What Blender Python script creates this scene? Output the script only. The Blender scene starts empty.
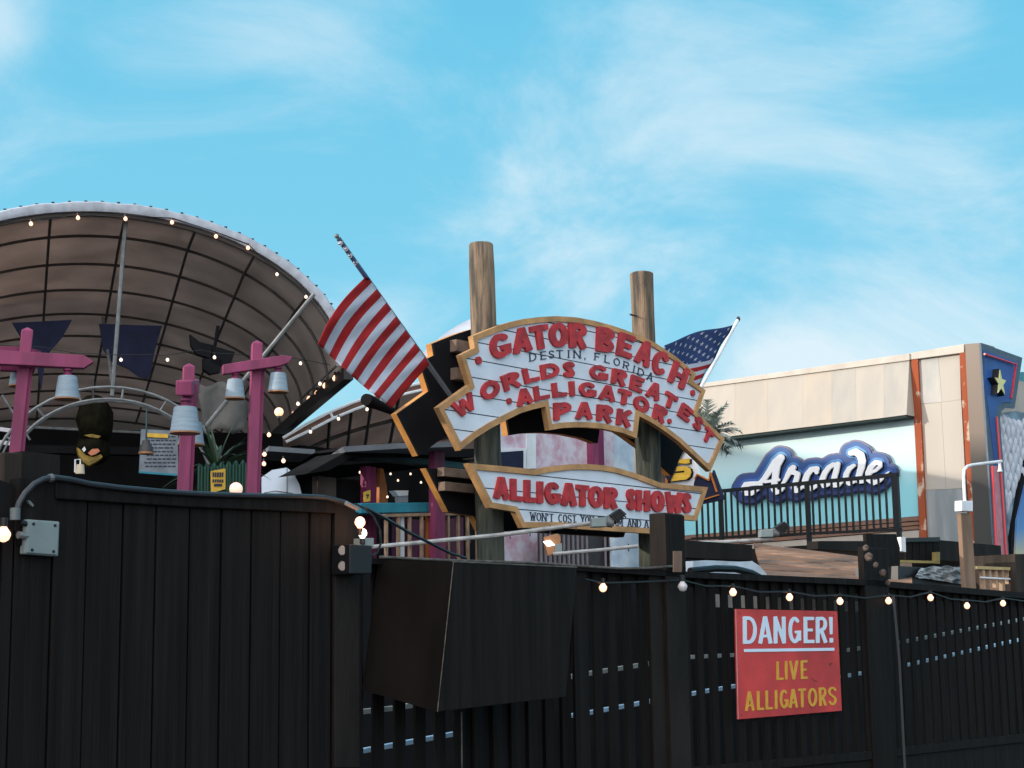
import bpy, bmesh, math, random
from mathutils import Vector, Matrix
random.seed(7)
R = math.radians
S = bpy.context.scene
# ------------------------------------------------------------------ camera
FPX = 1640.0; PITCH = math.atan(272/1640); ROLL = 0.015
EYE = Vector((0, 0, 1.6))
Fw = Vector((0, math.cos(PITCH), math.sin(PITCH)))
Up0 = Vector((0, -math.sin(PITCH), math.cos(PITCH))); Rt0 = Vector((1, 0, 0))
Rt = Rt0*math.cos(ROLL) - Up0*math.sin(ROLL)
Up = Up0*math.cos(ROLL) + Rt0*math.sin(ROLL)
cd = bpy.data.cameras.new('camera'); co = bpy.data.objects.new('camera', cd)
S.collection.objects.link(co); S.camera = co
cd.sensor_width = 36; cd.lens = 36*FPX/1024; cd.clip_end = 2000; cd.clip_start = 0.05
m3 = Matrix((Rt, Up, -Fw)).transposed()
co.matrix_world = Matrix.Translation(EYE) @ m3.to_4x4()
# ------------------------------------------------------------------ world and sun
SUN = Vector((-1.0, -0.28, 0)).normalized(); ELEV = R(16)
SUNV = Vector((SUN.x*math.cos(ELEV), SUN.y*math.cos(ELEV), math.sin(ELEV)))
W = bpy.data.worlds.new('World'); S.world = W; W.use_nodes = True
nt = W.node_tree; nt.nodes.clear()
def N(t, **k):
    n = nt.nodes.new(t)
    for a, b in k.items(): setattr(n, a, b)
    return n
def Lk(a, b): nt.links.new(a, b)
out = N('ShaderNodeOutputWorld'); bg = N('ShaderNodeBackground'); bg.inputs[1].default_value = 0.1
sky = N('ShaderNodeTexSky', sky_type='NISHITA'); sky.sun_disc = False
sky.sun_elevation = ELEV; sky.sun_rotation = math.atan2(SUN.x, SUN.y)
sky.air_density = 1.0; sky.dust_density = 1.0; sky.ozone_density = 2.0
tc = N('ShaderNodeTexCoord'); sep = N('ShaderNodeSeparateXYZ'); Lk(tc.outputs['Generated'], sep.inputs[0])
# clear-air colour of the day by elevation, blended with the physical sky
ramp = N('ShaderNodeValToRGB'); Lk(sep.outputs[2], ramp.inputs[0])
e = ramp.color_ramp.elements
e[0].position = 0.0; e[0].color = (0.62, 0.80, 0.88, 1)
e[1].position = 0.8; e[1].color = (0.09, 0.32, 0.55, 1)
for p, c in ((0.12, (0.40, 0.77, 0.91, 1)), (0.21, (0.225, 0.645, 0.87, 1)), (0.38, (0.155, 0.58, 0.83, 1))):
    q = ramp.color_ramp.elements.new(p); q.color = c
sc = N('ShaderNodeVectorMath', operation='SCALE'); Lk(ramp.outputs[0], sc.inputs[0]); sc.inputs['Scale'].default_value = 10.0
mx = N('ShaderNodeMix', data_type='RGBA'); mx.inputs[0].default_value = 0.93
Lk(sky.outputs[0], mx.inputs[6]); Lk(sc.outputs[0], mx.inputs[7])
# wispy cirrus: planar projection of the direction on a cloud layer
zz = N('ShaderNodeMath', operation='MAXIMUM'); Lk(sep.outputs[2], zz.inputs[0]); zz.inputs[1].default_value = 0.05
za = N('ShaderNodeMath', operation='ADD'); Lk(zz.outputs[0], za.inputs[0]); za.inputs[1].default_value = 0.12
dx = N('ShaderNodeMath', operation='DIVIDE'); Lk(sep.outputs[0], dx.inputs[0]); Lk(za.outputs[0], dx.inputs[1])
dy = N('ShaderNodeMath', operation='DIVIDE'); Lk(sep.outputs[1], dy.inputs[0]); Lk(za.outputs[0], dy.inputs[1])
cb = N('ShaderNodeCombineXYZ'); Lk(dx.outputs[0], cb.inputs[0]); Lk(dy.outputs[0], cb.inputs[1])
mp = N('ShaderNodeMapping'); Lk(tc.outputs['Generated'], mp.inputs[0])
mp.inputs['Rotation'].default_value = (0, R(-24), 0); mp.inputs['Scale'].default_value = (1.0, 1.0, 2.0); mp.inputs['Location'].default_value = (7.3, 3.0, 0.6)
nz = N('ShaderNodeTexNoise'); Lk(mp.outputs[0], nz.inputs[0])
nz.inputs['Scale'].default_value = 3.6; nz.inputs['Detail'].default_value = 8; nz.inputs['Roughness'].default_value = 0.62; nz.inputs['Distortion'].default_value = 0.7
cover = nz.outputs[0]        # cloud banks: directions in the sky where the cover is thicker
for px_, py_, rad_, w_ in ((620,170,.15,.10),(930,345,.16,.22),(790,370,.10,.12),(330,5,.11,.13),(-15,15,.05,.34),(570,300,.11,.13),(400,330,.08,.12),(760,50,.12,.09),(930,-5,.06,.16)):
    d_ = (Fw + Rt*((px_-512)/FPX) + Up*((384-py_)/FPX)).normalized()
    ds_ = N('ShaderNodeVectorMath', operation='DISTANCE'); Lk(tc.outputs['Generated'], ds_.inputs[0]); ds_.inputs[1].default_value = d_
    mr_ = N('ShaderNodeMapRange', interpolation_type='SMOOTHSTEP'); Lk(ds_.outputs['Value'], mr_.inputs[0])
    mr_.inputs[1].default_value = rad_; mr_.inputs[2].default_value = 0; mr_.inputs[3].default_value = 0; mr_.inputs[4].default_value = w_
    ad_ = N('ShaderNodeMath', operation='ADD'); Lk(cover, ad_.inputs[0]); Lk(mr_.outputs[0], ad_.inputs[1]); cover = ad_.outputs[0]
cr = N('ShaderNodeValToRGB'); Lk(cover, cr.inputs[0])
cr.color_ramp.elements[0].position = 0.46; cr.color_ramp.elements[0].color = (0, 0, 0, 1)
cr.color_ramp.elements[1].position = 0.86; cr.color_ramp.elements[1].color = (1, 1, 1, 1)
cr.color_ramp.interpolation = 'EASE'
# more cloud low down
lo = N('ShaderNodeMapRange'); Lk(sep.outputs[2], lo.inputs[0])
lo.inputs[1].default_value = 0.42; lo.inputs[2].default_value = 0.13; lo.inputs[3].default_value = 0.55; lo.inputs[4].default_value = 1.35
cm = N('ShaderNodeMath', operation='MULTIPLY'); cm.use_clamp = True; Lk(cr.outputs[0], cm.inputs[0]); Lk(lo.outputs[0], cm.inputs[1])
cs = N('ShaderNodeMath', operation='MULTIPLY'); Lk(cm.outputs[0], cs.inputs[0]); cs.inputs[1].default_value = 0.95
mc = N('ShaderNodeMix', data_type='RGBA'); Lk(cs.outputs[0], mc.inputs[0]); Lk(mx.outputs[2], mc.inputs[6]); mc.inputs[7].default_value = (7.2, 8.6, 9.4, 1)
# fill light added by brightening the sky behind and left of the camera
dot = N('ShaderNodeVectorMath', operation='DOT_PRODUCT'); Lk(tc.outputs['Generated'], dot.inputs[0])
dot.inputs[1].default_value = Vector((-0.45, -0.85, 0.3)).normalized()
gl = N('ShaderNodeMapRange'); Lk(dot.outputs['Value'], gl.inputs[0])
gl.inputs[1].default_value = -0.1; gl.inputs[2].default_value = 1.0; gl.inputs[3].default_value = 1.0; gl.inputs[4].default_value = 1.3
fin = N('ShaderNodeVectorMath', operation='SCALE'); Lk(mc.outputs[2], fin.inputs[0]); Lk(gl.outputs[0], fin.inputs['Scale'])
wm = N('ShaderNodeMapRange'); Lk(dot.outputs['Value'], wm.inputs[0]); wm.interpolation_type = 'SMOOTHSTEP'
wm.inputs[1].default_value = -0.15; wm.inputs[2].default_value = 0.95; wm.inputs[3].default_value = 0.0; wm.inputs[4].default_value = 0.9
wmx = N('ShaderNodeMix', data_type='RGBA'); Lk(wm.outputs[0], wmx.inputs[0]); Lk(fin.outputs[0], wmx.inputs[6]); wmx.inputs[7].default_value = (24, 23.5, 24, 1)
Lk(wmx.outputs[2], bg.inputs[0]); Lk(bg.outputs[0], out.inputs[0])
ld = bpy.data.lights.new('sun', 'SUN'); ld.energy = 3.4; ld.angle = R(0.6); ld.color = (1.0, 0.90, 0.78)
lo_ = bpy.data.objects.new('sun', ld); S.collection.objects.link(lo_)
lo_.rotation_euler = (-SUNV).to_track_quat('-Z', 'Y').to_euler()
S.view_settings.view_transform = 'Standard'; S.view_settings.look = 'None'
S.view_settings.exposure = 0.07; S.view_settings.gamma = 1.0
S.cycles.max_bounces = 6

# ------------------------------------------------------------------ projection helpers
def ray(px, py): return Fw + Rt*((px-512)/FPX) + Up*((384-py)/FPX)
def at(px, py, Y):
    r = ray(px, py); return EYE + r*(Y/r.y)
def hdir(px):
    v = ray(px, 656-0.015*(px-512)); v.z = 0; return v.normalized()
DA = hdir(1973)                       # street direction away to the right
DB = Vector((-DA.y, DA.x, 0))         # at right angles, away to the left
UZ = Vector((0, 0, 1))
class Pl:
    def __init__(s, px, Y, u):
        r = ray(px, 650); s.o = EYE + r*(Y/r.y); s.o.z = 0
        s.u = u.normalized(); n = Vector((s.u.y, -s.u.x, 0))
        if n.dot(s.o - EYE) > 0: n = -n
        s.n = n
    def off(s, d):
        p = Pl.__new__(Pl); p.o = s.o + s.n*d; p.u = s.u; p.n = s.n; return p
    def hit(s, px, py):
        r = ray(px, py); t = (s.o-EYE).dot(s.n)/r.dot(s.n); P = EYE + r*t
        return ((P-s.o).dot(s.u), P.z)
    def w(s, u, v, d=0.0): return s.o + s.u*u + s.n*d + UZ*v
    def W(s, px, py, d=0.0):
        p = s.off(d) if d else s; u, v = p.hit(px, py); return p.w(u, v)

# ------------------------------------------------------------------ mesh builder
C = S.collection
POS = {}
class MB:
    def __init__(s): s.v = []; s.f = []; s.m = []
    def add(s, vs, fs, mi=0):
        o = len(s.v); s.v += [Vector(q) for q in vs]
        for f in fs: s.f.append([o+i for i in f]); s.m.append(mi)
        return s
    def box(s, p, u0, u1, v0, v1, d0, d1, mi=0):
        c = [p.w(u, v, d) for d in (d0, d1) for v in (v0, v1) for u in (u0, u1)]
        return s.add(c, [(0,1,3,2),(4,6,7,5),(0,4,5,1),(2,3,7,6),(0,2,6,4),(1,5,7,3)], mi)
    def pbox(s, p, x0, y0, x1, y1, d0, d1, mi=0):     # box from two pixel corners measured on plane p
        q = p.off(max(d0, d1)); a = q.hit(x0, y0); b = q.hit(x1, y1)
        return s.box(p, min(a[0],b[0]), max(a[0],b[0]), min(a[1],b[1]), max(a[1],b[1]), d0, d1, mi)
    def cbox(s, c, sx, sy, sz, ux=Vector((1,0,0)), mi=0, uz=UZ):
        ux = ux.normalized(); uy = uz.cross(ux).normalized(); vs = []
        for k in (-.5,.5):
            for j in (-.5,.5):
                for i in (-.5,.5): vs.append(Vector(c)+ux*(i*sx)+uy*(j*sy)+uz*(k*sz))
        return s.add(vs, [(0,1,3,2),(4,6,7,5),(0,4,5,1),(2,3,7,6),(0,2,6,4),(1,5,7,3)], mi)
    def beam(s, a, b, w, h, up=UZ, mi=0):
        a = Vector(a); b = Vector(b); d = (b-a).normalized(); sd = d.cross(up)
        if sd.length < 1e-4: sd = Vector((1,0,0))
        sd.normalize(); uu = sd.cross(d).normalized(); vs = []
        for P in (a, b):
            for x, y in ((-1,-1),(1,-1),(1,1),(-1,1)): vs.append(P + sd*(x*w/2) + uu*(y*h/2))
        return s.add(vs, [(3,2,1,0),(4,5,6,7),(0,1,5,4),(1,2,6,5),(2,3,7,6),(3,0,4,7)], mi)
    def prism(s, p, uv, d0, d1, mi=0):
        n = len(uv); vs = [p.w(u, v, d0) for u, v in uv] + [p.w(u, v, d1) for u, v in uv]
        fs = [list(range(n)), list(range(2*n-1, n-1, -1))] + [(i, i+n, (i+1)%n+n, (i+1)%n) for i in range(n)]
        return s.add(vs, fs, mi)
    def pprism(s, p, pts, d0, d1, mi=0): 
        f = p.off(max(d0, d1)); return s.prism(p, [f.hit(*q) for q in pts], d0, d1, mi)
    def ring(s, p, A, B, d0, d1, mi=0):
        n = len(A); vs = []
        for d in (d0, d1):
            vs += [p.w(u, v, d) for u, v in A] + [p.w(u, v, d) for u, v in B]
        fs = []
        for i in range(n):
            j = (i+1) % n
            fs += [(i,j,n+j,n+i), (2*n+i,3*n+i,3*n+j,2*n+j), (i,2*n+i,2*n+j,j), (n+i,n+j,3*n+j,3*n+i)]
        return s.add(vs, fs, mi)
    def tube(s, pts, r, n=8, mi=0, cap=True):
        pts = [Vector(q) for q in pts]; rs = r if isinstance(r, (list, tuple)) else [r]*len(pts)
        prev = None; rings = []
        for i, P in enumerate(pts):
            d = (pts[min(i+1, len(pts)-1)] - pts[max(i-1, 0)]).normalized()
            if prev is None:
                prev = d.orthogonal().normalized()
            x = (prev - d*prev.dot(d)).normalized(); prev = x; y = d.cross(x)
            rings.append([P + x*(rs[i]*math.cos(2*math.pi*k/n)) + y*(rs[i]*math.sin(2*math.pi*k/n)) for k in range(n)])
        vs = [q for rg in rings for q in rg]; fs = []
        for i in range(len(pts)-1):
            for k in range(n): fs.append((i*n+k, i*n+(k+1)%n, (i+1)*n+(k+1)%n, (i+1)*n+k))
        if cap: fs += [list(range(n))[::-1], [(len(pts)-1)*n+k for k in range(n)]]
        return s.add(vs, fs, mi)
    def lathe(s, base, prof, n=16, ax=UZ, mi=0):
        base = Vector(base); ax = Vector(ax).normalized(); x = ax.orthogonal().normalized(); y = ax.cross(x); vs = []
        for r, h in prof:
            r = max(r, 1e-4)
            for k in range(n): vs.append(base + ax*h + x*(r*math.cos(2*math.pi*k/n)) + y*(r*math.sin(2*math.pi*k/n)))
        fs = [(i*n+k, i*n+(k+1)%n, (i+1)*n+(k+1)%n, (i+1)*n+k) for i in range(len(prof)-1) for k in range(n)]
        fs += [list(range(n))[::-1], [(len(prof)-1)*n+k for k in range(n)]]
        return s.add(vs, fs, mi)
    def sheet(s, grid, mi=0, mf=None):
        h = len(grid); w = len(grid[0]); o = len(s.v)
        for row in grid: s.v += [Vector(q) for q in row]
        for i in range(h-1):
            for j in range(w-1):
                s.f.append([o+i*w+j, o+i*w+j+1, o+(i+1)*w+j+1, o+(i+1)*w+j]); s.m.append(mf(i, j) if mf else mi)
        return s
    def build(s, name, mats, parent=None, smooth=False, bevel=0, solid=0, orient=True):
        me = bpy.data.meshes.new(name)
        if parent is not None: org = POS[parent.name]
        else:
            xs = [v.x for v in s.v]; ys = [v.y for v in s.v]; zs = [v.z for v in s.v]
            org = Vector(((min(xs)+max(xs))/2, (min(ys)+max(ys))/2, min(zs)))
        me.from_pydata([v-org for v in s.v], [], s.f)
        if not isinstance(mats, (list, tuple)): mats = [mats]
        for q in mats: me.materials.append(q)
        for i, p in enumerate(me.polygons): p.material_index = s.m[i]; p.use_smooth = smooth
        if orient:
            b = bmesh.new(); b.from_mesh(me); bmesh.ops.recalc_face_normals(b, faces=b.faces); b.to_mesh(me); b.free()
        me.update()
        o = bpy.data.objects.new(name, me); C.objects.link(o)
        if parent is not None: o.parent = parent; POS[o.name] = org.copy()
        else: o.location = org; POS[o.name] = org.copy()
        if smooth:
            try: me.set_sharp_from_angle(angle=R(40))
            except Exception: pass
        if bevel:
            bm_ = o.modifiers.new('bevel', 'BEVEL'); bm_.width = bevel; bm_.segments = 2; bm_.limit_method = 'ANGLE'
        if solid:
            sm = o.modifiers.new('solid', 'SOLIDIFY'); sm.thickness = solid; sm.offset = 0
        return o
def tag(o, label=None, cat=None, group=None, kind=None):
    if label: o['label'] = label
    if cat: o['category'] = cat
    if group: o['group'] = group
    if kind: o['kind'] = kind
    return o
def thing(name, label, cat, loc, group=None):
    o = bpy.data.objects.new(name, None); o.empty_display_size = 0.1; C.objects.link(o)
    o.location = loc; POS[o.name] = Vector(loc); return tag(o, label, cat, group)
def blob(c, rx, ry, rz_, name, m_, par, n=12, jit=.05, ax=None):
    b = MB(); vs = []; rs_ = random.Random(5)
    rings = 8; ax = ax or Vector((1,0,0)); ay = UZ.cross(ax)
    for i in range(rings+1):
        th = math.pi*i/rings
        for k in range(n):
            ph = 2*math.pi*k/n; j_ = 1+rs_.uniform(-jit,jit)*(0 < i < rings)
            vs.append(Vector(c)+ax*(rx*math.sin(th)*math.cos(ph)*j_)+ay*(ry*math.sin(th)*math.sin(ph)*j_)+UZ*(rz_*math.cos(th)))
    fs = [(i*n+k, i*n+(k+1)%n, (i+1)*n+(k+1)%n, (i+1)*n+k) for i in range(rings) for k in range(n)]
    b.add(vs, fs); bmv = b.build(name, m_, par, smooth=True); return bmv
def dup(root, loc, label=None, group=None, scale=None):
    r = root.copy(); C.objects.link(r); r.location = loc
    if label: r['label'] = label
    if group: r['group'] = group
    if scale: r.scale = (scale,)*3
    for ch in list(root.children):
        c = ch.copy(); C.objects.link(c); c.parent = r
        for g in list(ch.children):
            d = g.copy(); C.objects.link(d); d.parent = c
    return r

# ------------------------------------------------------------------ materials
def mat(name, col, rough=0.6, var=0.15, scale=6, stretch=(1,1,1), bump=0.0, col2=None, spec=0.4, metal=0, bscale=None, detail=5, lo=0.35, hi=0.7):
    m = bpy.data.materials.new(name); m.use_nodes = True; t = m.node_tree; b = t.nodes['Principled BSDF']
    b.inputs['Roughness'].default_value = rough; b.inputs['Metallic'].default_value = metal
    b.inputs['Specular IOR Level'].default_value = spec
    tcn = t.nodes.new('ShaderNodeTexCoord'); mpn = t.nodes.new('ShaderNodeMapping'); mpn.inputs['Scale'].default_value = stretch
    g = t.nodes.new('ShaderNodeNewGeometry'); t.links.new(g.outputs['Position'], mpn.inputs[0])
    n = t.nodes.new('ShaderNodeTexNoise'); n.inputs['Scale'].default_value = scale; n.inputs['Detail'].default_value = detail
    t.links.new(mpn.outputs[0], n.inputs[0])
    r = t.nodes.new('ShaderNodeValToRGB'); t.links.new(n.outputs[0], r.inputs[0])
    c2 = col2 if col2 else tuple(c*(1-var) for c in col); c1 = col if col2 else tuple(min(1, c*(1+var*0.6)) for c in col)
    r.color_ramp.elements[0].position = lo; r.color_ramp.elements[0].color = (*c2, 1)
    r.color_ramp.elements[1].position = hi; r.color_ramp.elements[1].color = (*c1, 1)
    t.links.new(r.outputs[0], b.inputs['Base Color'])
    if bump:
        n2 = t.nodes.new('ShaderNodeTexNoise'); n2.inputs['Scale'].default_value = bscale or scale*4; n2.inputs['Detail'].default_value = 6
        t.links.new(mpn.outputs[0], n2.inputs[0])
        bp = t.nodes.new('ShaderNodeBump'); bp.inputs['Strength'].default_value = bump; bp.inputs['Distance'].default_value = 0.02
        t.links.new(n2.outputs[0], bp.inputs['Height']); t.links.new(bp.outputs[0], b.inputs['Normal'])
    return m
def emis(name, col, st):
    m = bpy.data.materials.new(name); m.use_nodes = True; b = m.node_tree.nodes['Principled BSDF']
    b.inputs['Base Color'].default_value = (*col, 1); b.inputs['Emission Color'].default_value = (*col, 1); b.inputs['Emission Strength'].default_value = st
    return m
M = {}
M['black'] = mat('black_paint', (0.0125,0.0105,0.0098), 0.62, 0.36, 4, (6,6,0.2), 0.4, bscale=12, spec=0.08)
M['blackp'] = mat('black_fence_paint', (0.0110,0.0092,0.0083), 0.7, 0.36, 4, (6,6,0.2), 0.5, bscale=12, spec=0.08)
M['brownblk'] = mat('dark_brown_paint', (0.0145,0.0112,0.0092), 0.75, 0.45, 4, (1,1,0.3), 0.3, bscale=30, spec=0.2)
M['postwood'] = mat('dark_stained_wood', (0.036,0.027,0.021), 0.8, 0.5, 8, (1,1,0.12), 0.5, bscale=30, spec=0.2)
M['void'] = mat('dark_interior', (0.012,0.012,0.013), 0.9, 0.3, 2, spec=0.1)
M['signblack'] = mat('sign_back_black', (0.008,0.008,0.010), 0.8, 0.3, 4, spec=0.15)
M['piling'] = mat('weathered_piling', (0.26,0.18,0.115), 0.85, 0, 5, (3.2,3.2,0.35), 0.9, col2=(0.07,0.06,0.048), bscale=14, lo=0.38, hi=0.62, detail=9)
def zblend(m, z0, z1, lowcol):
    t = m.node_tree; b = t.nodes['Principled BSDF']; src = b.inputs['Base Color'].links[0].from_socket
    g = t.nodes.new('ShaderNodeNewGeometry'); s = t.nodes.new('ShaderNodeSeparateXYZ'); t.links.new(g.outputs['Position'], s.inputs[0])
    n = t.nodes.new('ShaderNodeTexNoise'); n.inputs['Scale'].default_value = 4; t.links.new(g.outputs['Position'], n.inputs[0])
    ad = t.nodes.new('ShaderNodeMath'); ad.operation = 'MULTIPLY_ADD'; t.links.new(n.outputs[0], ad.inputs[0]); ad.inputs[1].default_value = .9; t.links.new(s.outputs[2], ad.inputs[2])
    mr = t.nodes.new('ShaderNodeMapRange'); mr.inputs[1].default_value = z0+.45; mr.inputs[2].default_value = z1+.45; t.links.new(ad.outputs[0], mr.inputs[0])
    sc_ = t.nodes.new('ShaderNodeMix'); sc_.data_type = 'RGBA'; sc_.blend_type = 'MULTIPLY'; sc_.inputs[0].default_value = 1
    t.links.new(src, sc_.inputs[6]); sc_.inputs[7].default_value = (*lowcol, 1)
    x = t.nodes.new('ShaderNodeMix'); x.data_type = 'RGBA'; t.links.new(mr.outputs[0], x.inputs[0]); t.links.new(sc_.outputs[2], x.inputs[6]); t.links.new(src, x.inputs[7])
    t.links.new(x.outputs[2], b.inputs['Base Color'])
zblend(M['piling'], 4.1, 5.0, (.26, .40, .46))  # lower piling: greenish treated wood, with some shade put into the colour
M['trim'] = mat('ochre_trim_wood', (0.50,0.27,0.11), 0.65, 0.3, 5, (1,1,1), 0.25, bscale=40)
M['trimo'] = mat('orange_trim_wood', (0.60,0.27,0.07), 0.65, 0.3, 5, (1,1,1), 0.2)
M['letter'] = mat('red_letter_paint', (0.48,0.030,0.034), 0.55, 0.35, 9)
M['ink'] = mat('black_lettering', (0.03,0.035,0.06), 0.6, 0.2)
M['white'] = mat('white_paint', (0.78,0.79,0.80), 0.5, 0.1, 4)
M['magenta'] = mat('magenta_post_paint', (0.27,0.043,0.115), 0.6, 0.3, 7, (1,1,0.2), 0.3, bscale=30)
M['magentad'] = mat('dark_magenta_paint', (0.20,0.018,0.08), 0.6, 0.3, 7, (1,1,0.2), 0.3, bscale=30)
M['shade'] = mat('pale_blue_enamel', (0.27,0.345,0.40), 0.75, 0.12, 5, (1,1,9), spec=0.25, bump=0.25, bscale=12)
M['shadein'] = mat('copper_shade_rim', (0.35,0.16,0.07), 0.5, 0.1)
M['fabric'] = mat('brown_canopy_fabric', (0.55,0.455,0.405), 0.9, 0.18, 1.4, bump=0.1, bscale=3, spec=0.1)
def translucent(m, f):
    t = m.node_tree; b = t.nodes['Principled BSDF']; tr_n = t.nodes.new('ShaderNodeBsdfTranslucent'); ms = t.nodes.new('ShaderNodeMixShader')
    t.links.new(b.inputs['Base Color'].links[0].from_socket, tr_n.inputs[0]); ms.inputs[0].default_value = f
    o_ = [n for n in t.nodes if n.type == 'OUTPUT_MATERIAL'][0]
    t.links.new(b.outputs[0], ms.inputs[1]); t.links.new(tr_n.outputs[0], ms.inputs[2]); t.links.new(ms.outputs[0], o_.inputs[0])
translucent(M['fabric'], 0.48)
M['rim'] = mat('white_canopy_rim_fabric', (0.46,0.49,0.54), 0.8, 0.2, 9, bump=0.15, bscale=14)
M['frame'] = mat('dark_steel_tube', (0.045,0.04,0.038), 0.6, 0.2)
M['rib'] = mat('canopy_rib_tube', (0.10,0.088,0.08), 0.6, 0.2)
M['galv'] = mat('galvanised_tube', (0.20,0.21,0.21), 0.5, 0.3, 10, metal=0.3)
M['navy'] = mat('navy_cloth', (0.012,0.016,0.045), 0.9, 0.3)
M['tealdark'] = mat('dark_teal_paint', (0.012,0.06,0.07), 0.6, 0.2)
M['teal'] = mat('turquoise_paint', (0.03,0.25,0.34), 0.6, 0.15, 5)
M['tan'] = mat('tan_baluster_wood', (0.42,0.27,0.17), 0.7, 0.3, 8)
M['orange'] = mat('orange_paint', (0.55,0.17,0.03), 0.6, 0.2)
M['yellow'] = mat('yellow_paint', (0.75,0.45,0.05), 0.5, 0.15, 10)
M['pipegrey'] = mat('grey_white_pipe', (0.36,0.36,0.35), 0.6, 0.4, 12)
M['ochre'] = mat('dull_yellow_carving', (0.30,0.19,0.025), 0.6, 0.5, 12)
M['green'] = mat('green_corrugated', (0.014,0.07,0.045), 0.6, 0.3, 6, (1,1,.2))
M['grey'] = mat('grey_metal_box', (0.21,0.255,0.255), 0.55, 0.12, 12)
M['conduit'] = mat('grey_conduit', (0.022,0.026,0.030), 0.4, 0.2, 12, spec=0.6)
M['cream'] = mat('cream_parapet', (0.53,0.48,0.415), 0.75, 0.12, 3)
M['panel'] = mat('weathered_cream_panel', (0.45,0.40,0.335), 0.8, 0, 2.0, (1.1,1.1,0.16), 0.1, col2=(0.38,0.35,0.31), detail=8)
M['rust'] = mat('rusty_strip', (0.30,0.065,0.022), 0.8, 0, 6, (1,1,0.6), 0.3, col2=(0.52,0.40,0.30), lo=.36, hi=.44)
M['metalp'] = mat('grey_metal_panel', (0.45,0.43,0.39), 0.6, 0, 2.5, (1.2,1.2,0.4), 0.1, col2=(0.31,0.32,0.31), detail=8)
M['metalp2'] = mat('warm_metal_panel', (0.44,0.40,0.34), 0.6, 0, 2.5, (1.2,1.2,0.4), 0.1, col2=(0.42,0.38,0.33), detail=8)
M['taupe'] = mat('taupe_column', (0.24,0.19,0.155), 0.8, 0.3, 3, bump=0.2)
M['iron'] = mat('black_iron', (0.009,0.0095,0.011), 0.45, 0.2)
M['soffit'] = mat('dark_green_soffit', (0.02,0.04,0.04), 0.8, 0.1)
M['blueface'] = mat('blue_facade', (0.03,0.11,0.36), 0.5, 0.25, 1.2, col2=(0.025,0.07,0.22))
M['slate'] = mat('slate_frame', (0.075,0.115,0.16), 0.55, 0.15)
M['redneon'] = mat('red_neon_tube', (0.62,0.02,0.028), 0.3, 0.05, spec=0.6)
M['pink'] = mat('pink_panel', (0.50,0.22,0.26), 0.6, 0.15)
M['scale'] = mat('painted_scales', (0.50,0.54,0.60), 0.6, 0, 5, (1,1,1), 0.2, col2=(0.44,0.48,0.55), lo=0.35, hi=0.5)
M['mural'] = mat('pink_floral_mural', (0.66,0.60,0.66), 0.7, 0, 5.5, (1,1,1), 0, col2=(0.56,0.32,0.39), lo=0.36, hi=0.58, detail=10)
M['muralb'] = mat('pale_blue_mural', (0.68,0.76,0.80), 0.7, 0, 2.6, (1,1,1), 0, col2=(0.35,0.45,0.58), lo=0.3, hi=0.6, detail=7)
M['slab'] = mat('grey_roof_slab', (0.13,0.15,0.17), 0.7, 0.2, 4)
M['deckwood'] = mat('worn_brown_boards', (0.36,0.20,0.125), 0.85, 0, 3, (1,1,1), 0.4, col2=(0.12,0.08,0.055), detail=8)
M['deckwood2'] = mat('worn_dark_boards', (0.26,0.135,0.08), 0.85, 0, 3, (1,1,1), 0.4, col2=(0.13,0.08,0.05), detail=8)
M['lamp'] = emis('warm_bulb_glass', (1.0,0.55,0.36), 1.7)
M['lampdim'] = emis('dim_bulb_glass', (1.0,0.80,0.62), 1.3)
M['led'] = emis('floodlight_lens', (1.0,0.90,0.80), 2.5)
M['tent'] = mat('white_tent_fabric', (0.72,0.70,0.73), 0.8, 0.08, 2)
M['red'] = mat('flag_red', (0.40,0.016,0.018), 0.8, 0.2, 5)
M['fwhite'] = mat('flag_white', (0.52,0.56,0.64), 0.8, 0.12, 5)
M['fblue'] = mat('flag_blue', (0.035,0.065,0.19), 0.8, 0.2, 6)
for q_ in ('red','fwhite','fblue'): translucent(M[q_], .3)
M['danger'] = mat('red_sign_face', (0.56,0.046,0.042), 0.5, 0.28, 3)
M['dwhite'] = mat('pale_blue_white_lettering', (0.66,0.80,0.92), 0.5, 0.05)
M['dyellow'] = mat('ochre_yellow_lettering', (0.68,0.36,0.04), 0.5, 0.12, 20)
M['railblue'] = mat('sky_blue_rail_paint', (0.42,0.64,0.82), 0.5, 0.25, 9)
M['railgrey'] = mat('grey_rail_paint', (0.30,0.33,0.31), 0.5, 0.3, 9)
M['frond'] = mat('grey_green_frond', (0.27,0.32,0.28), 0.7, 0.35, 5)
M['leaf'] = mat('dark_green_blade', (0.025,0.055,0.025), 0.6, 0.4, 5)
M['bark'] = mat('palm_bark', (0.14,0.10,0.075), 0.9, 0.4, 8, bump=0.5)
M['ground'] = mat('asphalt', (0.05,0.05,0.052), 0.9, 0.3, 2, bump=0.3)
M['bwall'] = mat('beige_stucco', (0.45,0.40,0.34), 0.8, 0.15, 2)
M['sand'] = mat('beige_deck', (0.33,0.28,0.23), 0.8, 0.3, 3)

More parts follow.
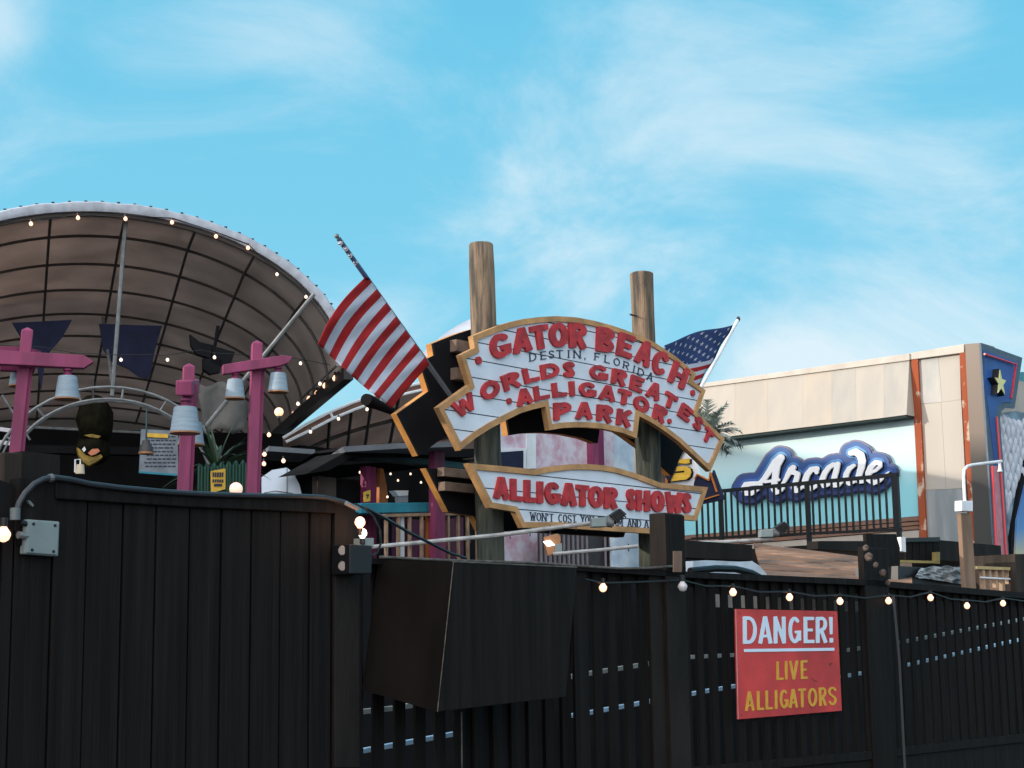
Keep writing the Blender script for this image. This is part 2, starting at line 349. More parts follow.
def plankmat(name, col, period, gap, z0=0.0, groove=(0.015,0.016,0.02)):
    m = mat(name, col, 0.6, 0, 3.0, (1,1,1.5), 0.15, col2=tuple(c*0.86 for c in col), bscale=30)
    t = m.node_tree; b = t.nodes['Principled BSDF']; src = b.inputs['Base Color'].links[0].from_socket
    g = t.nodes.new('ShaderNodeNewGeometry'); s = t.nodes.new('ShaderNodeSeparateXYZ'); t.links.new(g.outputs['Position'], s.inputs[0])
    a = t.nodes.new('ShaderNodeMath'); a.operation = 'ADD'; a.inputs[1].default_value = 50-z0; t.links.new(s.outputs[2], a.inputs[0])
    md = t.nodes.new('ShaderNodeMath'); md.operation = 'MODULO'; md.inputs[1].default_value = period; t.links.new(a.outputs[0], md.inputs[0])
    lt = t.nodes.new('ShaderNodeMath'); lt.operation = 'LESS_THAN'; lt.inputs[1].default_value = gap; t.links.new(md.outputs[0], lt.inputs[0])
    mxn = t.nodes.new('ShaderNodeMix'); mxn.data_type = 'RGBA'; t.links.new(lt.outputs[0], mxn.inputs[0]); t.links.new(src, mxn.inputs[6]); mxn.inputs[7].default_value = (*groove, 1)
    t.links.new(mxn.outputs[2], b.inputs['Base Color']); return m
def gradmat(name, z0, z1, cols, rough=0.6):
    m = bpy.data.materials.new(name); m.use_nodes = True; t = m.node_tree; b = t.nodes['Principled BSDF']; b.inputs['Roughness'].default_value = rough
    g = t.nodes.new('ShaderNodeNewGeometry'); s = t.nodes.new('ShaderNodeSeparateXYZ'); t.links.new(g.outputs['Position'], s.inputs[0])
    n = t.nodes.new('ShaderNodeTexNoise'); n.inputs['Scale'].default_value = 0.7; t.links.new(g.outputs['Position'], n.inputs[0])
    mr = t.nodes.new('ShaderNodeMapRange'); mr.inputs[1].default_value = z0; mr.inputs[2].default_value = z1; t.links.new(s.outputs[2], mr.inputs[0])
    ad = t.nodes.new('ShaderNodeMath'); ad.operation = 'MULTIPLY_ADD'; t.links.new(n.outputs[0], ad.inputs[0]); ad.inputs[1].default_value = 0.25; t.links.new(mr.outputs[0], ad.inputs[2])
    sb = t.nodes.new('ShaderNodeMath'); sb.operation = 'SUBTRACT'; sb.inputs[1].default_value = 0.125; t.links.new(ad.outputs[0], sb.inputs[0])
    r = t.nodes.new('ShaderNodeValToRGB'); t.links.new(sb.outputs[0], r.inputs[0])
    el = r.color_ramp.elements; el[0].position = 0; el[0].color = (*cols[0][1], 1); el[1].position = 1; el[1].color = (*cols[-1][1], 1)
    for p, c in cols[1:-1]: q = el.new(p); q.color = (*c, 1)
    t.links.new(r.outputs[0], b.inputs['Base Color']); return m

# ------------------------------------------------------------------ drawn lettering (strokes -> outline -> solid letters)
def seg_field(x, y, sg):
    k = sg[0]
    if k == 'l':
        _, x0, y0, x1, y1, r0, r1 = sg
        dx_, dy_ = x1-x0, y1-y0; L = math.hypot(dx_, dy_); tx, ty = dx_/L, dy_/L
        a = (x-x0)*tx+(y-y0)*ty; p = abs((x-x0)*ty-(y-y0)*tx); t = max(0, min(1, a/L))
        return min(r0+(r1-r0)*t-p, a, L-a)
    _, x0, y0, x1, y1, r0, r1 = sg
    dx_, dy_ = x1-x0, y1-y0; L2 = dx_*dx_+dy_*dy_ or 1e-9
    t = max(0, min(1, ((x-x0)*dx_+(y-y0)*dy_)/L2))
    return r0+(r1-r0)*t-math.hypot(x-x0-dx_*t, y-y0-dy_*t)
def contour(segs, x0, y0, x1, y1, step):
    nx = max(2, int(math.ceil((x1-x0)/step))); ny = max(2, int(math.ceil((y1-y0)/step)))
    sx = (x1-x0)/nx; sy = (y1-y0)/ny; F = {}
    bb = [(min(s[1],s[3])-max(s[5],s[6])-2*step, max(s[1],s[3])+max(s[5],s[6])+2*step, min(s[2],s[4])-max(s[5],s[6])-2*step, max(s[2],s[4])+max(s[5],s[6])+2*step) for s in segs]
    for j in range(ny+1):
        for i in range(nx+1):
            x = x0+i*sx; y = y0+j*sy; f = -step
            for s, q in zip(segs, bb):
                if q[0] <= x <= q[1] and q[2] <= y <= q[3]: f = max(f, seg_field(x, y, s))
            F[i, j] = f if abs(f) > 1e-6 else 1e-6
    P = []; idx = {}; faces = []
    def vid(key, xy):
        if key not in idx: idx[key] = len(P); P.append(xy)
        return idx[key]
    def cv(a): return vid(a, (x0+a[0]*sx, y0+a[1]*sy))
    def ev(a, b):
        if b < a: a, b = b, a
        t = F[a]/(F[a]-F[b]); t = max(0.02, min(0.98, t))
        return vid((a, b), (x0+(a[0]+(b[0]-a[0])*t)*sx, y0+(a[1]+(b[1]-a[1])*t)*sy))
    for j in range(ny):
        for i in range(nx):
            q = [(i,j),(i+1,j),(i+1,j+1),(i,j+1)]; ins = [F[c] > 0 for c in q]
            if all(ins): faces.append([cv(c) for c in q]); continue
            if not any(ins): continue
            for tri in ((q[0],q[1],q[2]), (q[0],q[2],q[3])):
                poly = []
                for k in range(3):
                    a, b = tri[k], tri[(k+1)%3]
                    if F[a] > 0: poly.append(cv(a))
                    if (F[a] > 0) != (F[b] > 0): poly.append(ev(a, b))
                if len(poly) >= 3: faces.append(poly)
    return P, faces
def solid(mb, P, faces, fn0, fn1, mi=0):
    """fn0/fn1 map a flat point to the back and the front of the letter"""
    edges = {}
    for f in faces:
        for k in range(len(f)):
            a, b = f[k], f[(k+1)%len(f)]; edges[a, b] = edges.get((a, b), 0)+1
    n = len(P); vs = [fn1(*p) for p in P]+[fn0(*p) for p in P]
    fs = [list(f) for f in faces]+[[v+n for v in f[::-1]] for f in faces]
    for (a, b) in edges:
        if (b, a) not in edges: fs.append((b, a, a+n, b+n))
    mb.add(vs, fs, mi)
def ell(cx, cy, rx, ry, a0, a1, r, n=12):
    pts = [(cx+rx*math.cos(R(a0+(a1-a0)*k/n)), cy+ry*math.sin(R(a0+(a1-a0)*k/n))) for k in range(n+1)]
    return [('c', *pts[k], *pts[k+1], r, r) for k in range(n)]
def glyph(ch, a, r):
    l = lambda x0, y0, x1, y1, r0=r, r1=None: ('l', x0, y0, x1, y1, r0, r0 if r1 is None else r1)
    c = a/2; rr = r*0.92
    G = {
     'A': lambda: [l(r*.95,0,c,1), l(a-r*.95,0,c,1), l(.2*a,.28,.8*a,.28,r*.7), l(c-.35*r,.9,c+.35*r,.9,r)],
     'B': lambda: [l(r,0,r,1), l(r,1-rr,a*.55,1-rr,rr), l(r,.52,a*.6,.52,rr*.8), l(r,rr,a*.6,rr,rr)]+ell(a*.5,.76,a*.5-r*1.15,.24-rr*.95,-90,90,rr)+ell(a*.55,.27,a*.45-r,.27-rr,-90,90,rr),
     'C': lambda: ell(c*1.02,.5,c-r,.5-rr,48,312,rr,18),
     'D': lambda: [l(r,0,r,1), l(r,1-rr,a*.42,1-rr,rr), l(r,rr,a*.42,rr,rr)]+ell(a*.4,.5,a*.6-r,.5-rr,-90,90,rr,16),
     'E': lambda: [l(r,0,r,1), l(0,1-rr,a,1-rr,rr), l(0,.5,a*.86,.5,rr*.85), l(0,rr,a,rr,rr)],
     'F': lambda: [l(r,0,r,1), l(0,1-rr,a,1-rr,rr), l(0,.5,a*.82,.5,rr*.85)],
     'G': lambda: ell(c,.5,c-r,.5-rr,50,335,rr,18)+[l(a*.52,.42,a,.42,rr*.8), l(a-rr,.1,a-rr,.48,rr)],
     'H': lambda: [l(r,0,r,1), l(a-r,0,a-r,1), l(r,.5,a-r,.5,rr*.85)],
     'I': lambda: [l(c,0,c,1,min(r, c))],
     'K': lambda: [l(r,0,r,1), l(r*.8,.38,a-r,1), l(a*.38,.6,a-r*.95,0)],
     'L': lambda: [l(r,0,r,1), l(0,rr,a,rr,rr)],
     'M': lambda: [l(r,0,r,1), l(a-r,0,a-r,1), l(r,1,c,.2,r*.8), l(a-r,1,c,.2,r*.8)],
     'N': lambda: [l(r,0,r,1), l(a-r,0,a-r,1), l(r*.9,1,a-r*.9,0,r*.9)],
     'O': lambda: ell(c,.5,c-r,.5-rr,0,360,rr,24),
     'P': lambda: [l(r,0,r,1), l(r,1-rr,a*.55,1-rr,rr), l(r,.42,a*.55,.42,rr*.8)]+ell(a*.53,.71,a*.47-r,.29-rr*.8,-90,90,rr),
     'R': lambda: [l(r,0,r,1), l(r,1-rr,a*.55,1-rr,rr), l(r,.46,a*.55,.46,rr*.8)]+ell(a*.51,.73,a*.49-r*1.1,.27-rr*.85,-90,90,rr)+[l(a*.45,.5,a-r,0)],
     'S': lambda: ell(c,.74,c-r,.26-rr*.9,20,250,rr)+ell(c,.26,c-r,.26-rr*.9,70,-160,rr)+[('c', c-.1*a,.55,c+.1*a,.45,rr,rr)],
     'T': lambda: [l(c,0,c,1), l(0,1-rr,a,1-rr,rr)],
     'U': lambda: [l(r,.3,r,1), l(a-r,.3,a-r,1)]+ell(c,.32,c-r,.32-rr,180,360,rr),
     'V': lambda: [l(r,1,c,0), l(a-r,1,c,0)],
     'W': lambda: [l(r*.9,1,a*.3,0,r*.85), l(a*.3,0,c,.85,r*.75), l(c,.85,a*.7,0,r*.75), l(a-r*.9,1,a*.7,0,r*.85)],
     'Y': lambda: [l(r,1,c,.45), l(a-r,1,c,.45), l(c,0,c,.52)],
     "'": lambda: [l(c,.65,c,1,r*.5,r)],
     ',': lambda: [l(c*.7,-.2,c,.12,r*.4,r)],
     '.': lambda: [('c', c,r,c,r+.01,r,r)],
     '!': lambda: [l(c,.32,c,1,r*.7,r), l(c,0,c,.18,r)],
    }
    return G[ch]()
def serifs(segs, a):
    ex = []
    for s in segs:
        if s[0] == 'l' and abs(s[4]-s[2]) > .5:
            for X, Y in ((s[1], s[2]), (s[3], s[4])):
                if Y > .98: ex.append(('l', X-.15, .965, X+.15, .965, .035, .035))
                if Y < .02: ex.append(('l', X-.15, .035, X+.15, .035, .035, .035))
    return segs+ex
def textline(mb, pl, items, r, d0, d1, serif=False, step=0.05, mi=0):
    """items: (char, base_x, base_y, top_x, top_y, width) in picture pixels on plane pl"""
    if pl is PS: items = [(i[0], i[1]+1.4, i[2], i[3]+1.4, i[4], i[5]) for i in items]
    mids = [((i[1]+i[3])/2, (i[2]+i[4])/2) for i in items]; s = [0.0]
    for k in range(1, len(items)): s.append(s[-1]+math.hypot(mids[k][0]-mids[k-1][0], mids[k][1]-mids[k-1][1]))
    def interp(q, key):
        if len(items) == 1:
            return key(items[0])[0]+q, key(items[0])[1]
        k = 0
        while k < len(s)-2 and q > s[k+1]: k += 1
        t = (q-s[k])/(s[k+1]-s[k]); A = key(items[k]); B = key(items[k+1])
        return A[0]+(B[0]-A[0])*t, A[1]+(B[1]-A[1])*t
    for k, it in enumerate(items):
        ch, bx, by, tx, ty, w = it; h = math.hypot(tx-bx, ty-by); a = w/h; rc = min(r, a*.5)
        segs = glyph(ch, a, rc)
        if serif: segs = serifs(segs, a)
        P, faces = contour(segs, -.22, -.25, a+.22, 1.05, step)
        def mp_(x, y, d, k=k, a=a, h=h):
            q = s[k]+(x-a/2)*h; B = interp(q, lambda i: (i[1], i[2])); T = interp(q, lambda i: (i[3], i[4]))
            return pl.W(B[0]+(T[0]-B[0])*y, B[1]+(T[1]-B[1])*y, d1)+pl.n*(d-d1)
        one = MB(); solid(one, P, faces, lambda x, y: mp_(x, y, d0), lambda x, y: mp_(x, y, d1), mi)
        one.build(mb[0], mb[1], mb[2])
def spread(word, x0, x1, yb0, yb1, yt0, yt1, gap=.18):
    wid = {'I': .35, "'": .25, 'M': 1.2, 'W': 1.25, '!': .4, '.': .3}; ws = [wid.get(c, 1) for c in word]
    tot = sum(ws)+gap*(len(word)-1); x = 0; o = []
    for c, w in zip(word, ws):
        f = (x+w/2)/tot; px = x0+(x1-x0)*f
        o.append((c, px, yb0+(yb1-yb0)*f, px, yt0+(yt1-yt0)*f, (x1-x0)*w/tot)); x += w+gap
    return o
def offset_poly(pts, d):
    """inset a closed uv polygon by d"""
    n = len(pts); A = sum(pts[i][0]*pts[(i+1)%n][1]-pts[(i+1)%n][0]*pts[i][1] for i in range(n)); sg = 1 if A > 0 else -1; o = []
    for i in range(n):
        p0 = Vector(pts[i-1]); p1 = Vector(pts[i]); p2 = Vector(pts[(i+1)%n])
        e1 = (p1-p0).normalized(); e2 = (p2-p1).normalized()
        n1 = Vector((-e1.y, e1.x))*sg; n2 = Vector((-e2.y, e2.x))*sg
        b = n1+n2; L = b.length
        if L < .2: b = n1; k = 1
        else: b = b/L; k = min(1/max(.35, b.dot(n1)), 2.6)
        o.append((p1.x+b.x*d*k, p1.y+b.y*d*k))
    return o
def star_poly(cx, cy, r, rot=90):
    return [(cx+(r if k%2 == 0 else r*.4)*math.cos(R(rot+36*k)), cy+(r if k%2 == 0 else r*.4)*math.sin(R(rot+36*k))) for k in range(10)]

# ================================================================== THE SETTING
g = MB(); g.add([(-300,-200,0),(300,-200,0),(300,500,0),(-300,500,0)], [(0,1,2,3)])
tag(g.build('ground', M['ground'], orient=False), kind='structure')

# planes
PF = Pl(690, 11.0, DA)               # street fence
PS = Pl(560, 17.0, DA)               # park signs
PR = Pl(898, 30.0, -DB)              # iron railing
PW = Pl(915, 34.0, -DB)              # arcade side wall
DK = hdir(14); UK = Vector((DK.y, -DK.x, 0))   # bar canopy axis
PK = Pl(110, 20.0, UK)
PM = Pl(450, 21.0, DA)               # bar front behind the signs

# ------------------------------------------------------------------ arcade building
def mid(p, pts): return [p.hit(*q) for q in pts]
b0 = PW.hit(700, 384); b1 = PW.hit(964, 344)
arc = thing('arcade_building', 'cream arcade building with weathered metal panels and turquoise painted wall', 'building', PW.w(b1[0], 0))
u_left = b0[0]-3.0; u_right = PW.hit(965, 450)[0]
# main body behind
ztop = PW.hit(964, 352)[1]
MB().box(PW, u_left, u_right, 0, ztop-0.35, -9, -0.35).build('wall', M['bwall'], arc)
# parapet overhang (projects from the wall)
PWo = PW.off(0.6)
pts = [(690,388.5),(909.4,359.8),(906.6,415),(690,441)]
xs_ = [690,735,768,803,832,856,884,909.4]
pmats = [M['panel'], mat('weathered_grey_panel', (0.42,0.385,0.33), 0.8, 0, 3, (1.1,1.1,0.16), 0.1, col2=(0.34,0.325,0.295), detail=8), mat('weathered_warm_panel', (0.45,0.39,0.315), 0.8, 0, 3, (1.1,1.1,0.16), 0.1, col2=(0.39,0.35,0.30), detail=8)]
for k in range(7):
    xa, xb_ = xs_[k], xs_[k+1]-.12
    yt_ = lambda x: 388.5-(x-690)*28.7/219.4
    yb_ = lambda x: 441-(x-690)*26/216.6
    fr4 = [PW.W(xa,yt_(xa),.08), PW.W(xb_,yt_(xb_),.08), PW.W(xb_-(2.8 if k == 6 else 0),yb_(xb_),.42), PW.W(xa,yb_(xa),.42)]; bk4 = [q-PW.n*((q-PW.o).dot(PW.n)+.3) for q in fr4]
    MB().add(fr4+bk4, [(0,1,2,3),(7,6,5,4),(0,4,5,1),(1,5,6,2),(2,6,7,3),(3,7,4,0)]).build('parapet_panel', pmats[(0,2,0,2,1,0,1)[k]], arc)
mbq = MB(); mbq.pprism(PW.off(.08), [(690,385),(909.4,353.3),(909.4,360.2),(690,389)], -0.5, 0.04); mbq.pprism(PW.off(0.05), [(909.6,353),(964,343.8),(964,352.5),(909.6,359.8)], -0.5, 0.03)
mbq.build('parapet_cap', M['cream'], arc, bevel=0.01)
MB().pprism(PW.off(.38), [(690,440.8),(906.2,415),(906.2,417),(690,444)], -0.37, 0.0).build('soffit', M['soffit'], arc)
# turquoise sky-painted wall
zt = PW.hit(900, 418)[1]; zb = PW.hit(900, 518)[1]; zm = PW.hit(820, 465)[1]
mural = gradmat('sky_painted_wall', zb, zt, [(0,(0.24,0.60,0.66)),(0.30,(0.27,0.62,0.68)),(0.52,(0.44,0.70,0.73)),(0.68,(0.52,0.73,0.745)),(1,(0.58,0.755,0.755))])
MB().pprism(PW, [(640,448),(914.5,414),(918.5,516),(640,539)], -0.3, 0.0).build('painted_wall', mural, arc)
mbq = MB()
for k, (a_, b_) in enumerate(((0,4.2),(5.2,8.6),(9.6,13))):
    mbq.pprism(PW, [(640,539+a_),(918.6,516.2+a_),(918.9,516.2+b_),(640,539+b_)], -0.3, 0.03)
mbq.build('timber_band', mat('weathered_band', (.27,.13,.08), .8, 0, 3, (1,1,4), .2, col2=(.17,.10,.075)), arc)
MB().pprism(PW, [(640,553),(919,530),(921,600),(640,600)], -0.3, 0.01).build('base_wall', M['bwall'], arc)
# vertical metal panels between rusty strips
def quad(x0, y0, x1, y1, x2, y2, x3, y3): return [(x0,y0),(x1,y1),(x2,y2),(x3,y3)]
MB().pprism(PW, [(917.5,359),(938,355.6),(942,402),(920,404)], -0.34, 0.0).build('metal_panel', M['metalp'], arc)
MB().pprism(PW, [(938.2,355.6),(959.5,352),(961,399.5),(942.2,402)], -0.34, -0.004).build('metal_panel', M['metalp2'], arc)
MB().pprism(PW, [(920,404.3),(941,402.3),(946,489),(924.6,490)], -0.34, -0.004).build('metal_panel', M['metalp2'], arc)
MB().pprism(PW, [(941.2,402.3),(961.2,399.7),(965.8,488),(946.2,489)], -0.34, 0.0).build('metal_panel', M['metalp2'], arc)
MB().pprism(PW, [(924.4,490.3),(966,488.3),(972,590),(927,600)], -0.34, 0.0).build('metal_panel', mat('dull_grey_metal', (0.31,0.33,0.33), 0.55, 0, 2.5, (2,2,0.3), 0.1, col2=(0.20,0.23,0.24), detail=8), arc)
mbq = MB(); mbq.pprism(PW, [(911,360),(917.6,359),(927.5,560),(921,560)], -0.34, 0.07); mbq.pprism(PW, [(959.3,352.5),(965.2,351.5),(978,560),(971.5,560)], -0.34, 0.07)
mbq.build('rusty_strip', M['rust'], arc)
# corner column and blue front
MB().pprism(PW, [(965,344),(981,342.8),(996,590),(977,590)], -0.5, 0.12).build('corner_column', gradmat('two_tone_column', PW.hit(980,560)[1], PW.hit(980,345)[1], [(0,(.045,.045,.042)),(.42,(.05,.048,.044)),(.56,(.20,.155,.125)),(1,(.26,.21,.17))], .8), arc)
cu, cv_ = PW.off(0.12).hit(981.5, 343); cpos = PW.off(0.12).w(cu, 0)
PBf = Pl(981, 30, DA); PBf.o = cpos.copy(); PBf.o.z = 0
fr = [(981,342.8),(1022.4,357.7),(1014.6,408.4),(1006,407.5),(1001.5,411),(1000,420),(1004,470),(1010,575),(996,575)]
MB().pprism(PBf, fr, -0.04, 0.0).build('facade_frame', M['slate'], arc)
fi = [(984,350),(1018,362.5),(1011.5,402),(1003,402.5),(998,407),(996.5,416),(1000,470),(996,470),(985,380)]
MB().pprism(PBf, fi, 0.0, 0.02).build('facade_panel', M['blueface'], arc)
MB().pprism(PBf, [(992.5,466),(998.5,466),(1005.5,566),(997,566)], 0.0, 0.03).build('pink_panel', M['pink'], arc)
mbq = MB()
for pl_ in ([(984.5,354),(1016,364.2),(1011,398.5)], [(996.8,417),(999.8,455),(1003,500),(1007,563)], [(992.2,466),(994,500),(997,563)]):
    mbq.tube([PBf.W(x, y, 0.07) for x, y in pl_], 0.024, 6)
mbq.build('neon_tube', M['redneon'], arc)
u, v = PBf.hit(1000.5, 383)
u, v = PBf.off(.18).hit(1001, 383)
sb = MB(); sb.prism(PBf, star_poly(u, v, .30), .02, .16); sbx = sb.build('star_box', M['iron'], arc)
MB().prism(PBf, star_poly(u, v, .27), .163, .18).build('star_face', mat('pale_yellow_star', (0.70,0.68,0.30), .5, .1), sbx)
# rear body of the front wing
MB().box(PBf, 0.9, 6.5, 0, PBf.hit(1000, 352)[1]-0.3, -6, -0.52).build('side_wall', M['bwall'], arc)

# scaly painted board past the blue front
sg = thing('painted_board', 'grey scaly painted board beside the red neon tubes at the right edge', 'board', PBf.W(1018, 600, 0.1)*1.0)
sc_ = MB(); sc_.pprism(PBf, [(1003,416),(1016,411),(1050,418),(1050,575),(1010,575)], -0.45, -0.2); sc_.build('backing', mat('teal_board', (0.24,0.34,0.42), .6, .5, 3), sg)
sc_ = MB()
for j in range(11):
    for i in range(8):
        x = 1007+i*5.0+(j%2)*2.5+random.uniform(-.6,.6); y = 421+j*9.2+i*1.2+random.uniform(-1.5,1.5)
        if x < 1005.5+max(0, (y-470)*.2) or (y > 470 and x > 1030-(y-470)*.42): continue
        u, v = PBf.hit(x, y); a_ = .085*random.uniform(.85,1.15); h_ = .19*random.uniform(.8,1.25)
        blob(PBf.w(u, v, -.19), a_, .09, h_, 'scale', M['scale'], sg, n=8, jit=.12, ax=PBf.u)
MB().pprism(PBf, [(1026,452),(1040,440),(1040,580),(1012,575),(1011,540)], -0.198, -0.12).build('black_stripe', M['signblack'], sg)
MB().pprism(PBf, [(1029,470),(1050,450),(1050,580),(1014.5,575),(1017,520)], -0.118, -0.08).build('blue_stripe', gradmat('blue_yellow_paint', PBf.hit(1020,560)[1], PBf.hit(1020,480)[1], [(0,(.55,.50,.25)),(.4,(.10,.25,.50)),(1,(.05,.14,.40))]), sg)
tl = MB(); tl.pprism(PBf, [(1019,372),(1034,372),(1034,402),(1015,402)], -.9, -.6)
tlo = tl.build('teal_box_sign', mat('teal_sign', (0.06,0.24,0.28), .5, .2)); tag(tlo, 'small teal box at the right edge beside the blue star front', 'box sign')
rb = MB(); rb.pprism(PBf, [(1018,381),(1034,383),(1034,389),(1018,387)], -.6, -.55); rb.build('red_stripe', M['redneon'], tlo)

# ------------------------------------------------------------------ arcade wordmark
LOGO = [ # polylines with radii, picture pixels on the arcade wall
 [(742.5,489,2.6),(745.6,484.6,3.0),(751,483.6,2.6),(759.4,483.2,2.4),(764,478.7,2.8),(769.8,470,3.2),(775,462,3.6),(780.5,457.8,4.0)],
 [(742.8,489,2.8),(746,493,3.0),(751,493.5,2.6),(757.5,489.5,1.8),(761,485,1.8)],
 [(780,459,3.8),(776.6,466,3.6),(775.3,474,3.5),(774,484,3.2),(773.4,489,3.0),(776,492.5,2.6),(781,490.5,1.8),(784,487,1.4)],
 [(765,481.8,1.8),(772,480.8,1.8),(778.4,479.8,1.8)],
 [(781.5,485,1.6),(785,480,2.2),(788,474,2.8),(790.5,469.5,3.0),(793,467.5,3.0)],
 [(789.5,471.5,2.8),(794,472.5,2.8),(797.5,474,2.8),(795.8,480,2.8),(793.2,487.5,2.8),(796,491,2.5),(801,488,1.8),(804,485,1.5)],
 [(816.3,472.5,2.2),(816.2,468.8,3.1),(811,469.5,3.0),(807,474.5,3.2),(804.6,481,3.2),(806,487,3.0),(811,488.8,2.6),(816,486,2.0),(820,481.5,1.4)],
 [(833,464.5,2.6),(828.5,467.5,2.8),(824.5,473,3.0),(821.8,480,3.1),(823.6,485.6,2.8),(828,484.5,2.2),(832,480,1.8)],
 [(837.4,464,2.8),(835.8,471,3.0),(833.6,479,3.0),(833.8,485,2.8),(838,485.5,2.1),(842,482,1.5)],
 [(853.5,465.5,2.2),(849,468.6,2.8),(845.8,474.5,3.0),(845.2,480,2.9),(849,483.5,2.6),(854,481.5,1.9)],
 [(850.5,453,2.8),(855.5,451.8,3.6),(860.4,455,4.0),(861.8,461,3.9),(860.8,468,3.6),(858.4,476,3.2),(858.4,481.5,2.7),(863,481.5,2.0),(867,477,1.5)],
 [(870.5,472.6,1.8),(876,470,2.0),(879.8,466.4,2.2),(879.6,462.8,2.4),(875.5,462.4,2.7),(870.4,467,3.0),(868,473,3.2),(868.6,479.5,3.0),(873,482.8,2.8),(879,480.8,2.3),(884.5,475.5,1.8),(888.4,471.8,.9)],
]
def logo_layer(mb, extra, d0, d1, ox=0, oy=0, step=0.7):
    segs = []
    for st in LOGO:
        for k in range(len(st)-1):
            a, b = st[k], st[k+1]
            segs.append(('c', a[0]+ox, a[1]+oy, b[0]+ox, b[1]+oy, a[2]+extra, b[2]+extra))
    P, F_ = contour(segs, 728, 436, 906, 510, step)
    solid(mb, P, F_, lambda x, y: PW.W(x, y, d1)+PW.n*(d0-d1), lambda x, y: PW.W(x, y, d1))
    return mb
lg = thing('arcade_sign', 'blue cloud-outlined script wall sign reading Arcade', 'sign', PW.W(820, 505, .1))
zl0 = PW.hit(820, 500)[1]; zl1 = PW.hit(820, 448)[1]
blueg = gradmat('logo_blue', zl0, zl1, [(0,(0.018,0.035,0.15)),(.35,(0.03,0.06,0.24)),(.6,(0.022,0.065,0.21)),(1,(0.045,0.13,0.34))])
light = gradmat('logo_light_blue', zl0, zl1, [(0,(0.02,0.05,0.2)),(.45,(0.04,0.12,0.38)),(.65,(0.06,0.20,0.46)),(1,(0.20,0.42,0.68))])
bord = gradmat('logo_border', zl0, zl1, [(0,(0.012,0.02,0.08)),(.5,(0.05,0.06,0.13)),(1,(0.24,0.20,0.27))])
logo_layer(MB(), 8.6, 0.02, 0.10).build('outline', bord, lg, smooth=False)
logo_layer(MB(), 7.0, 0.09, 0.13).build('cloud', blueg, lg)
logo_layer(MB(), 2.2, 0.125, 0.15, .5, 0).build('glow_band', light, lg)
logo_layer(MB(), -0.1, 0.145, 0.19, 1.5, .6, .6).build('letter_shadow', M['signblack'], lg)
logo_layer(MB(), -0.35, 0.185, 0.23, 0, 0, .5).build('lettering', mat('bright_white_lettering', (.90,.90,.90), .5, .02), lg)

# ------------------------------------------------------------------ iron railing in front of the arcade
rl = thing('iron_railing', 'black iron railing with thin balusters in front of the arcade wall', 'railing', PR.W(800, 540))
ua, za_ = PR.hit(690, 494); ub, zb_ = PR.hit(899, 474.5)
la, lza = PR.hit(690, 540.5); lb, lzb = PR.hit(901, 531)
def rz(u, top=True):
    return za_+(zb_-za_)*(u-ua)/(ub-ua) if top else lza+(lzb-lza)*(u-ua)/(ub-ua)
MB().beam(PR.w(ua, rz(ua)), PR.w(ub, rz(ub)), .05, .07).build('top_rail', M['iron'], rl)
MB().beam(PR.w(ua, rz(ua,False)+.03), PR.w(ub, rz(ub,False)+.03), .04, .05).build('bottom_rail', M['iron'], rl)
nb = 33
for k in range(nb+1):
    u = ua+(ub-ua)*k/nb
    if k in (0, nb): continue
    MB().beam(PR.w(u, rz(u,False)), PR.w(u, rz(u)), .034, .034, up=PR.n).build('baluster', M['iron'], rl)
for x in (721, 808, 898):
    u = PR.hit(x, 510)[0]; MB().beam(PR.w(u, rz(u,False)-.25), PR.w(u, rz(u)+.03), .075, .075, up=PR.n).build('post', M['iron'], rl)
dk = MB(); dk.box(PR, ua-6, ub+.4, lza-.62, min(lza,lzb)-.16, -3.2, .15)
tag(dk.build('upper_deck', M['brownblk']), 'dark timber deck edge under the black iron railing', 'deck')
# navy arrow sign with orange outline and the yellow lettered sign
ys = PR.off(1.5)
ar = thing('arrow_sign', 'navy pointed sign with orange outline between the park signs and the railing', 'sign', ys.W(708, 505))
ao = [(713,470),(723,497),(722,500),(692,506),(694,482),(697.5,474.5),(709.5,481)]
MB().pprism(ys, ao, -.06, 0).build('board', M['navy'], ar)
t_ = MB()
for a_, b_ in (((697.5,474.5),(709.5,480.5)),((710.5,472.5),(717,492)),((695,479),(697.5,474.5)),((698,501.5),(719,495)),((709.5,480.5),(710.5,472.5))):
    t_.beam(ys.W(*a_, .012), ys.W(*b_, .012), .022, .05, up=ys.n)
t_.build('outline', M['orange'], ar)
yb = thing('lettered_sign', 'white sign with bold yellow black-edged letters behind the right piling', 'sign', ys.W(685, 490))
MB().pprism(ys, [(681,448),(695,463),(700,478),(700,492),(664,492),(668,470)], -.15, -.08).build('board', M['white'], yb)
def ychunk(pts, mbk, mby):
    mbk.pprism(ys, [(x+1.6, y+.4) for x, y in pts], -.079, -.03); mby.pprism(ys, pts, -.029, .0)
k_ = MB(); y_ = MB()
ychunk([(676,463),(679,459.5),(689,458.5),(689,463),(686,463.8)], k_, y_)
ychunk([(673,467.5),(677.5,466.4),(686,466.2),(689.6,468.5),(690.6,472.5),(689.5,476.5),(686,479.6),(670.4,481.3),(672,474)], k_, y_)
y_.pprism(ys, [(674.5,471.6),(683.5,470.6),(684.3,471.4),(684,472.3),(674,473)], .001, .006, 1)
k_.build('letter_shadow', M['signblack'], yb); y_.build('lettering', [M['yellow'], M['signblack']], yb)
MB().pprism(ys, [(661,440),(682,446),(675,470),(668,484),(660,470)], -.02, .03).build('navy_panel', M['navy'], yb)
MB().pprism(ys, [(661,472),(667,480),(668,490),(660,490)], .031, .05).build('orange_flash', M['orange'], yb)

